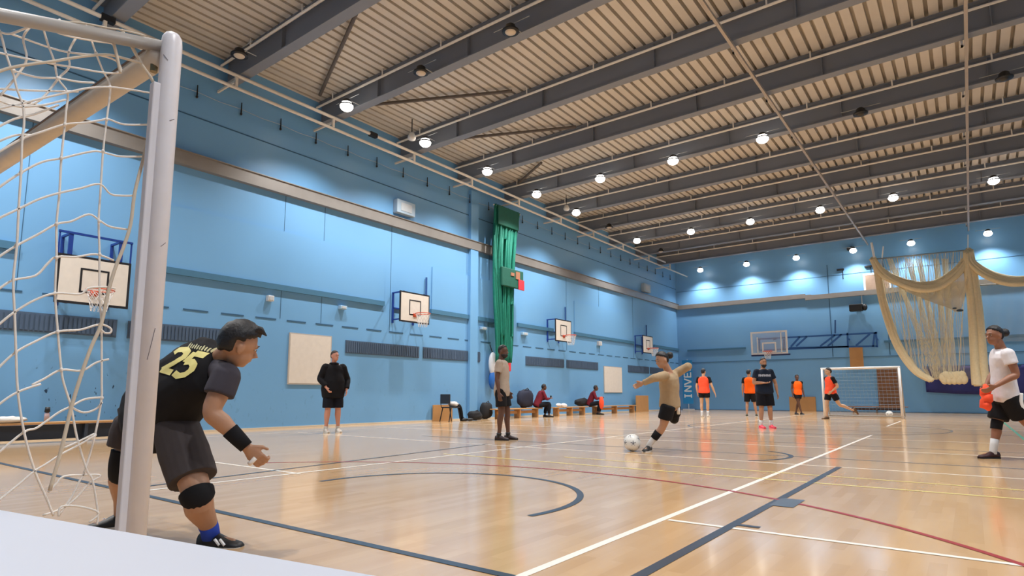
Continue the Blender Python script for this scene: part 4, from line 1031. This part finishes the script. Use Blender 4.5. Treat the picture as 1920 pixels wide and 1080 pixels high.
person('slim player in an orange vest walking before the low plywood board', J, s=s, fat=.88, tf=f, skin=SK_dark, shirt=F_blk, sleeve=.15, vest=O2, pants=F_blk, shorts=.5, hair='short', shoe=M_blk, sole=M_blk)
J, f, r, s = pose(ground(1560, 786), -CR*.95-CF*.1, 1.76, anR=(.09, .12, .085), knR=(.1, .1, .48), anL=(-.1, -.75, .3), knL=(-.1, -.25, .5), chest=(0, -.03, 1.22), head=(0, .03, 1.64), elL=(-.24, -.12, 1.13), wrL=(-.2, .08, .95), elR=(.24, -.12, 1.12), wrR=(.24, -.3, .95), hipL=(-.09, -.03, .91))
person('player in an orange vest running left in front of the far goal', J, s=s, tf=f, hf=-CR, skin=SK_light, shirt=F_blk, sleeve=.6, vest=O1, pants=fab('navy_short', '11131c'), shorts=.6, hair='short', hvol=1.18, shoe=mat('shoe_brown', '6a5036', .6), sole=mat('sole_brown', '6a5036'), footL=(CR*.45+V((0, 0, -.9))), fupL=(CR*-.9+V((0, 0, -.4))))
# kicker
kw = dist(onz(1212, 846))
kJ = dict(head=at(1241, 676, kw), neck=at(1254, 699, kw+.02), chest=at(1255, 722, kw+.02), pelvis=at(1256, 756, kw+.03), shR=at(1246, 704, kw-.17), shL=at(1266, 702, kw+.16),
          elR=at(1226, 709, kw-.3), wrR=at(1206, 718, kw-.25), elL=at(1291, 686, kw+.12), wrL=at(1272, 694, kw+.3), hipR=at(1253, 762, kw-.07), hipL=at(1262, 762, kw+.1),
          knR=at(1243, 799, kw-.06), anR=at(1216, 836, kw), knL=at(1264, 786, kw+.2), anL=at(1262, 772, kw+.6))
tk = -CR*.8-CF*.35
pk = person('player in a beige long-sleeved top kicking the ball mid-stride', kJ, s=1.0, fat=1.02, tf=tk, hf=-CR*.85-CF*.3+V((0, 0, -.35)), hu=V((0, 0, 1))-CR*.25, skin=SK_tan, shirt=fab('beige_top', 'a38d70'), sleeve=2.0, hemlow=.06, pants=F_blk, shorts=.65,
       hair='bun', hvol=1.12, sock=mat('sock_white', 'd8d8d8'), sockh=.55, shoe=mat('shoe_black', '191a1e', .5), footR=-CR*.55-CF*.85, footL=CR*.4+CF*.6+V((0, 0, -.4)), thR=V((0, 0, 1)),
       org=(onz(1212, 846).x, onz(1212, 846).y, 0))
K = pk[2]
MB().tube([K['knR'].lerp(K['anR'], .3), K['knR'].lerp(K['anR'], .62)], [.062, .056], 16).build('shin_support', F_blk, pk[0], True)
MB().tube(smooth_pts([K['hipL'].lerp(K['knL'], .3), K['knL'], K['knL'].lerp(K['anL'], .9)], 4), [.095-.05*i/8 for i in range(9)], 16).build('legging', F_blk, pk[0], True)
a_, b2 = K['hipL']-tk.normalized()*.0+CR*.1, K['hipL'].lerp(K['knL'], .55)+CR*.09
MB().tube([a_-CF*.13-CR*.06, b2-CF*.16-CR*.06], [.022, .026], 8).build('shorts_stripe', mat('stripe_white', 'e8e8e8'), pk[0], True)
# man in white tee on the right
rw = dist(onz(1852, 860))
rJ = dict(head=at(1864, 630, rw), neck=at(1876, 653, rw), chest=at(1880, 683, rw), pelvis=at(1884, 737, rw), shR=at(1876, 664, rw+.18), shL=at(1890, 664, rw-.18), elL=at(1905, 702, rw-.26), wrL=at(1866, 724, rw-.25),
          elR=at(1862, 700, rw+.25), wrR=at(1848, 726, rw+.15), hipR=at(1882, 746, rw+.09), hipL=at(1892, 746, rw-.09), knR=at(1869, 794, rw+.07), anR=at(1862, 847, rw+.03), knL=at(1920, 788, rw-.12), anL=at(1972, 838, rw-.1))
tr_ = -CR*.95-CF*.15
pr_ = person('man with a hair bun in a white t-shirt walking left at the right edge', rJ, s=1.03, fat=1.0, tf=tr_, hf=-CR*.97-CF*.12+V((0, 0, -.12)), skin=SK_brown, shirt=fab('white_tee', 'dcd8dc'), sleeve=.5, hemlow=.1, pants=F_blk, shorts=.85, flare=1.1, hair='bun', hvol=1.12, beard=False,
       sock=mat('sock_white', 'd8d8d8'), sockh=.45, shoe=mat('shoe_maroon', '3a1a1c', .5), sole=M_blk, footR=-CR, footL=-CR*.8+V((0, 0, -.5)), bands=(('knee_sleeve', F_blk, .12, .2, .068, .064, 'R'),), vox=.009, org=(onz(1852, 860).x, onz(1852, 860).y, 0))
K = pr_[2]
MB().tube(smooth_pts([K['hipL']+CR*.07-CF*.115+V((0, 0, .06)), K['hipL'].lerp(K['knL'], .3)-CF*.112+CR*.01, K['hipL'].lerp(K['knL'], .8)-CF*.1+V((0, 0, -.01))], 4), [(.014, .02+.002*i) for i in range(9)], 8, hint=-CF).build('shorts_stripe', mat('stripe_white', 'e8e8e8'), pr_[0], True)
hw = at(1849, 738, rw-.05)
b_ = MB(); rd = random.Random(4)
b_.tube([hw+V((.02*math.sin(i*1.7), .02*math.cos(i*2.1), .1-.035*i)) for i in range(10)], [.02, .04, .055, .05, .062, .07, .06, .068, .05, .02], 14)
tag(b_.build('orange_vest', O1, origin=hw, smooth=True, disp=.06), 'crumpled orange vest held in the hand of the man in the white t-shirt', 'vest')
# seated people
def seated(u, v, label, f, col, **kw):
    p = onx(u, v, -13.1); p = V((-13.15, p.y, 0))
    J, f, r, s = pose(p, f, 1.72, hipR=(.1, 0, .46), hipL=(-.1, 0, .46), pelvis=(0, -.02, .5), chest=(0, .1, .78), neck=(0, .2, 1.0), head=(0, .28, 1.15), shR=(.18, .17, .95), shL=(-.18, .17, .95),
                      elR=(.24, .28, .7), elL=(-.24, .28, .7), wrR=(.1, .48, .72), wrL=(-.1, .48, .72), knR=(.13, .42, .5), knL=(-.13, .42, .5), anR=(.13, .42, .085), anL=(-.13, .36, .085))
    return person(label, J, s=s, fat=1.05, tf=f+V((0, 0, -.2)), hf=f+V((0, 0, -.5)), skin=SK_dark, shirt=col, sleeve=1.85, pants=fab('trousers_dark', '14161f'), shorts=1.85, hair='short', shoe=M_blk, sole=M_blk, footR=f, footL=f, **kw), J
F_red = fab('jacket_red', '6a1c2a')
(a1, J1) = seated(1010, 770, 'seated man in a dark red jacket looking down at his hands, nearer on the bench', V((.55, .83, 0)), F_red)
(a2, J2) = seated(1108, 768, 'seated man in a dark red jacket, farther along the benches', V((.8, .5, 0)), F_red)
h_ = J1['wrR'].lerp(J1['wrL'], .5)+V((.05, .06, .05))
tag(MB().box(h_-V((.01, .045, .06)), h_+V((.01, .045, .06))).build('phone', M_blk, origin=h_), 'dark phone in the hands of the nearer seated man', 'phone')
v_ = J2['wrR']+V((.08, -.1, -.2))
tag(MB().ell(v_, (.1, .12, .26), fn=lambda l: 1+.2*noise.noise(l*3)).build('orange_vest', O1, origin=v_, smooth=True), 'orange vest hanging from the lap of the farther seated man', 'vest')

# number, chest marks on shirts
bpy.context.view_layer.update()
M_gold = mat('number_gold', 'e8dc8c', .6, var=.08)
for (nm, gl, sh_, bd_, og, kind) in DECALS:
    if kind == 'gk':
        up_ = (JJ['neck']-JJ['pelvis']).normalized(); back = -tfg.normalized(); rv = up_.cross(back).normalized()
        rv = (CR*.97-V((0, 0, .2))).normalized(); up_ = (CR*.55+V((0, 0, .83))).normalized()
        o0 = at(303, 695, gw)
        place_decal(gl, sh_, bd_, o0, rv, up_, .15, .24, .74, M_gold, 'shirt_number')
        marks = [[[(x_, .1+.1*(i % 2)), (x_+.09, .75-.1*(i % 3))], [(x_+.1, .1), (x_+.16, .6)]] for i, x_ in enumerate([q*.36 for q in range(10)])]
        place_decal(marks, sh_, bd_, at(354, 653, gw), rv, V((0, 0, 1)), .045, .13, 0, mat('name_gold', 'b8b488', .6), 'shirt_name_marks')
    else:
        JB = pm[2]; up_ = V((0, 0, 1)); rv = CR
        marks = [[[(x_, 0), (x_, 1)], [(x_, .5), (x_+.5, .5 if i % 2 else 1)], [(x_+.5, 0), (x_+.5, 1)]] for i, x_ in enumerate([q*.8 for q in range(7)])]
        place_decal(marks, sh_, bd_, JB['chest']+V((0, 0, .06))-rv*.16, rv, up_, .055, .3, 0, mat('mark_pale', 'b8bcc8', .6), 'shirt_print')

# ------------------------------------------------------------------ balls, bags, chair, bottle
def football(label, p, r):
    t = thing('football', label, 'ball', (p.x, p.y, 0)); c = V((p.x, p.y, r))
    MB().ell(c, (r, r, r), nu=28, nv=18).build('ball', mat('ball_white', 'dcdcd8', .4), t, True)
    m = MB(); g = (1+5**.5)/2
    for v_ in [(0, a, b*g) for a in (-1, 1) for b in (-1, 1)]+[(a, b*g, 0) for a in (-1, 1) for b in (-1, 1)]+[(a*g, 0, b) for a in (-1, 1) for b in (-1, 1)]:
        d_ = V(v_).normalized(); x_ = perp(d_); y_ = d_.cross(x_)
        ring = lambda q, k_: [c+(d_*1+x_*(q*math.cos(2*PI*i/5))+y_*(q*math.sin(2*PI*i/5))).normalized()*(r*k_) for i in range(5)]
        m.loft([ring(.33, .985), ring(.33, 1.006), ring(.02, 1.012)])
    m.build('dark_patches', mat('ball_grey', '6d7078', .4), t)
football('patterned white football about to be kicked', onz(1186, 846), .125)
football('plain white football lying near the far goal', onz(1668, 782), .12)
# chair
p = onx(842, 790, -13.3); c = V((-13.25, p.y, 0))
t = thing('plastic_chair', 'black plastic chair against the left wall with clothes on it', 'chair', c)
MB().box(c+V((-.2, -.22, .42)), c+V((.22, .22, .46))).build('seat', M_blk, t, bevel=.015)
MB().box(c+V((-.21, -.26, .56)), c+V((.21, -.22, .86))).build('backrest', mat('chair_grey', '2a2e36', .5), t, bevel=.015)
for a in (-1, 1):
    MB().tube([c+V((a*.18, -.22, .44)), c+V((a*.19, -.25, .6))], .012, 8).build('back_support', M_blk, t)
    for b in (-1, 1): MB().tube([c+V((a*.18, b*.16, .43)), c+V((a*.2, b*.27, 0))], .017, 8).build('leg', M_blk, t)
tag(MB().ell(c+V((.05, .08, .54)), (.16, .17, .09), fn=lambda l: 1+.3*noise.noise(l*3)).build('folded_cloth', mat('cloth_pale', 'c8c4c0'), origin=c+V((0, 0, .46)), smooth=True), 'pale folded cloth on the seat of the black chair', 'cloth')
mb = MB().tube(smooth_pts([c+V((.1, .1, .5)), c+V((.1, .3, .47)), c+V((.1, .38, .3)), c+V((.1, .42, .1)), c+V((.12, .5, .04))], 4), [.07]*17, 12)
tag(mb.build('draped_trousers', F_blk, origin=c, smooth=True), 'black trousers draped over the front of the chair', 'trousers')
mb = MB()
for q in (0, .16): mb.ell(c+V((.25+q*.5, .42+q, .05)), (.06, .14, .05))
tag(mb.build('black_boots', M_blk, origin=c+V((.25, .42, 0)), smooth=True), 'pair of black shoes on the floor in front of the chair', 'shoes')
def bag(u, v, w, h, label, x=-13.3, z=0, c='14161c', nm='sports_bag', cat='bag'):
    p = onx(u, v, x); p = V((x, p.y, z)); t = thing(nm, label, cat, p)
    MB().ell(p+V((0, 0, h*.48)), (.17, w/2, h*.5), fn=lambda l: .9*(abs(l.x)**3.2+abs(l.y)**3.2+abs(l.z)**3.2)**(-1/3.2)+.16*noise.noise(l*2.2+V((u, 0, 0)))).build('bag_body', mat('bag_'+c, c, .8, var=.2), t, True)
    MB().tube([p+V((.05, -w*.3, h*.8)), p+V((.1, 0, h*1.02)), p+V((.05, w*.3, h*.8))], .015, 6).build('handle', M_blk, t, True)
bag(911, 788, .55, .62, 'taller black bag on the floor left of the beige-shirted man', -13.5)
bag(890, 790, .6, .33, 'low black bag slumped on the floor beside the taller black bag', -13.1)
bag(985, 768, .95, .72, 'large dark backpack on the bench beside the first seated man', -13.3, .36, '1a2036', 'backpack', 'backpack')
bag(1092, 765, 1.1, .35, 'dark bag on the bench behind the farther seated man', -13.35, .36)
p = onx(1053, 762, -13.2); t = thing('trainers', 'pair of white trainers on top of the middle bench', 'shoes', (-13.2, p.y, .36))
for q in (-.12, .12): MB().ell((-13.2+q, p.y, .43), (.06, .22, .08), fn=lambda l: 1+.25*l.z*(-l.y)).build('shoe', mat('shoe_bright', 'e8e8ee', .4), t, True)
p = onx(88, 780, -12.9); p = V((-12.9, p.y, .36))
t = thing('water_bottle', 'small dark bottle with pale label standing on the bench behind the goal net', 'bottle', p)
MB().tube([p, p+V((0, 0, .14)), p+V((0, 0, .18))], [.04, .04, .02], 12).build('bottle_body', mat('bottle_label', 'b9a4a8', .3), t, True)
MB().tube([p+V((0, 0, .17)), p+V((0, 0, .26))], [.045, .035], 12).build('cap', M_blk, t, True)
p = onx(12, 792, -12.9); p = V((-12.9, p.y, .36))
tag(MB().ell(p+V((0, 0, .05)), (.14, .28, .06), fn=lambda l: 1+.3*noise.noise(l*4)).build('white_cloth', mat('cloth_white', 'd2cec8'), origin=p, smooth=True), 'white cloth lying on the bench at the far left edge', 'cloth')

# tidy helper properties
for o in list(bpy.data.objects):
    if '_o' in o: del o['_o']

# ------------------------------------------------------------------ world, camera, colour
w = bpy.data.worlds.new('hall_air'); SC.world = w; w.use_nodes = True
w.node_tree.nodes['Background'].inputs[0].default_value = (.6, .65, .7, 1); w.node_tree.nodes['Background'].inputs[1].default_value = .05
cam = bpy.data.cameras.new('camera'); co = bpy.data.objects.new('camera', cam); COL.objects.link(co)
co.location = EYE; co.rotation_euler = (PI/2+PITCH, 0, YAW)
cam.sensor_width = 36; cam.lens = F/1920*36; cam.shift_y = (PY-540)/1920; cam.clip_start = .02; cam.clip_end = 200
SC.camera = co
vs = SC.view_settings
vs.view_transform = 'Standard'; vs.look = 'None'; vs.gamma = 1; vs.use_curve_mapping = False; vs.exposure = -0.35
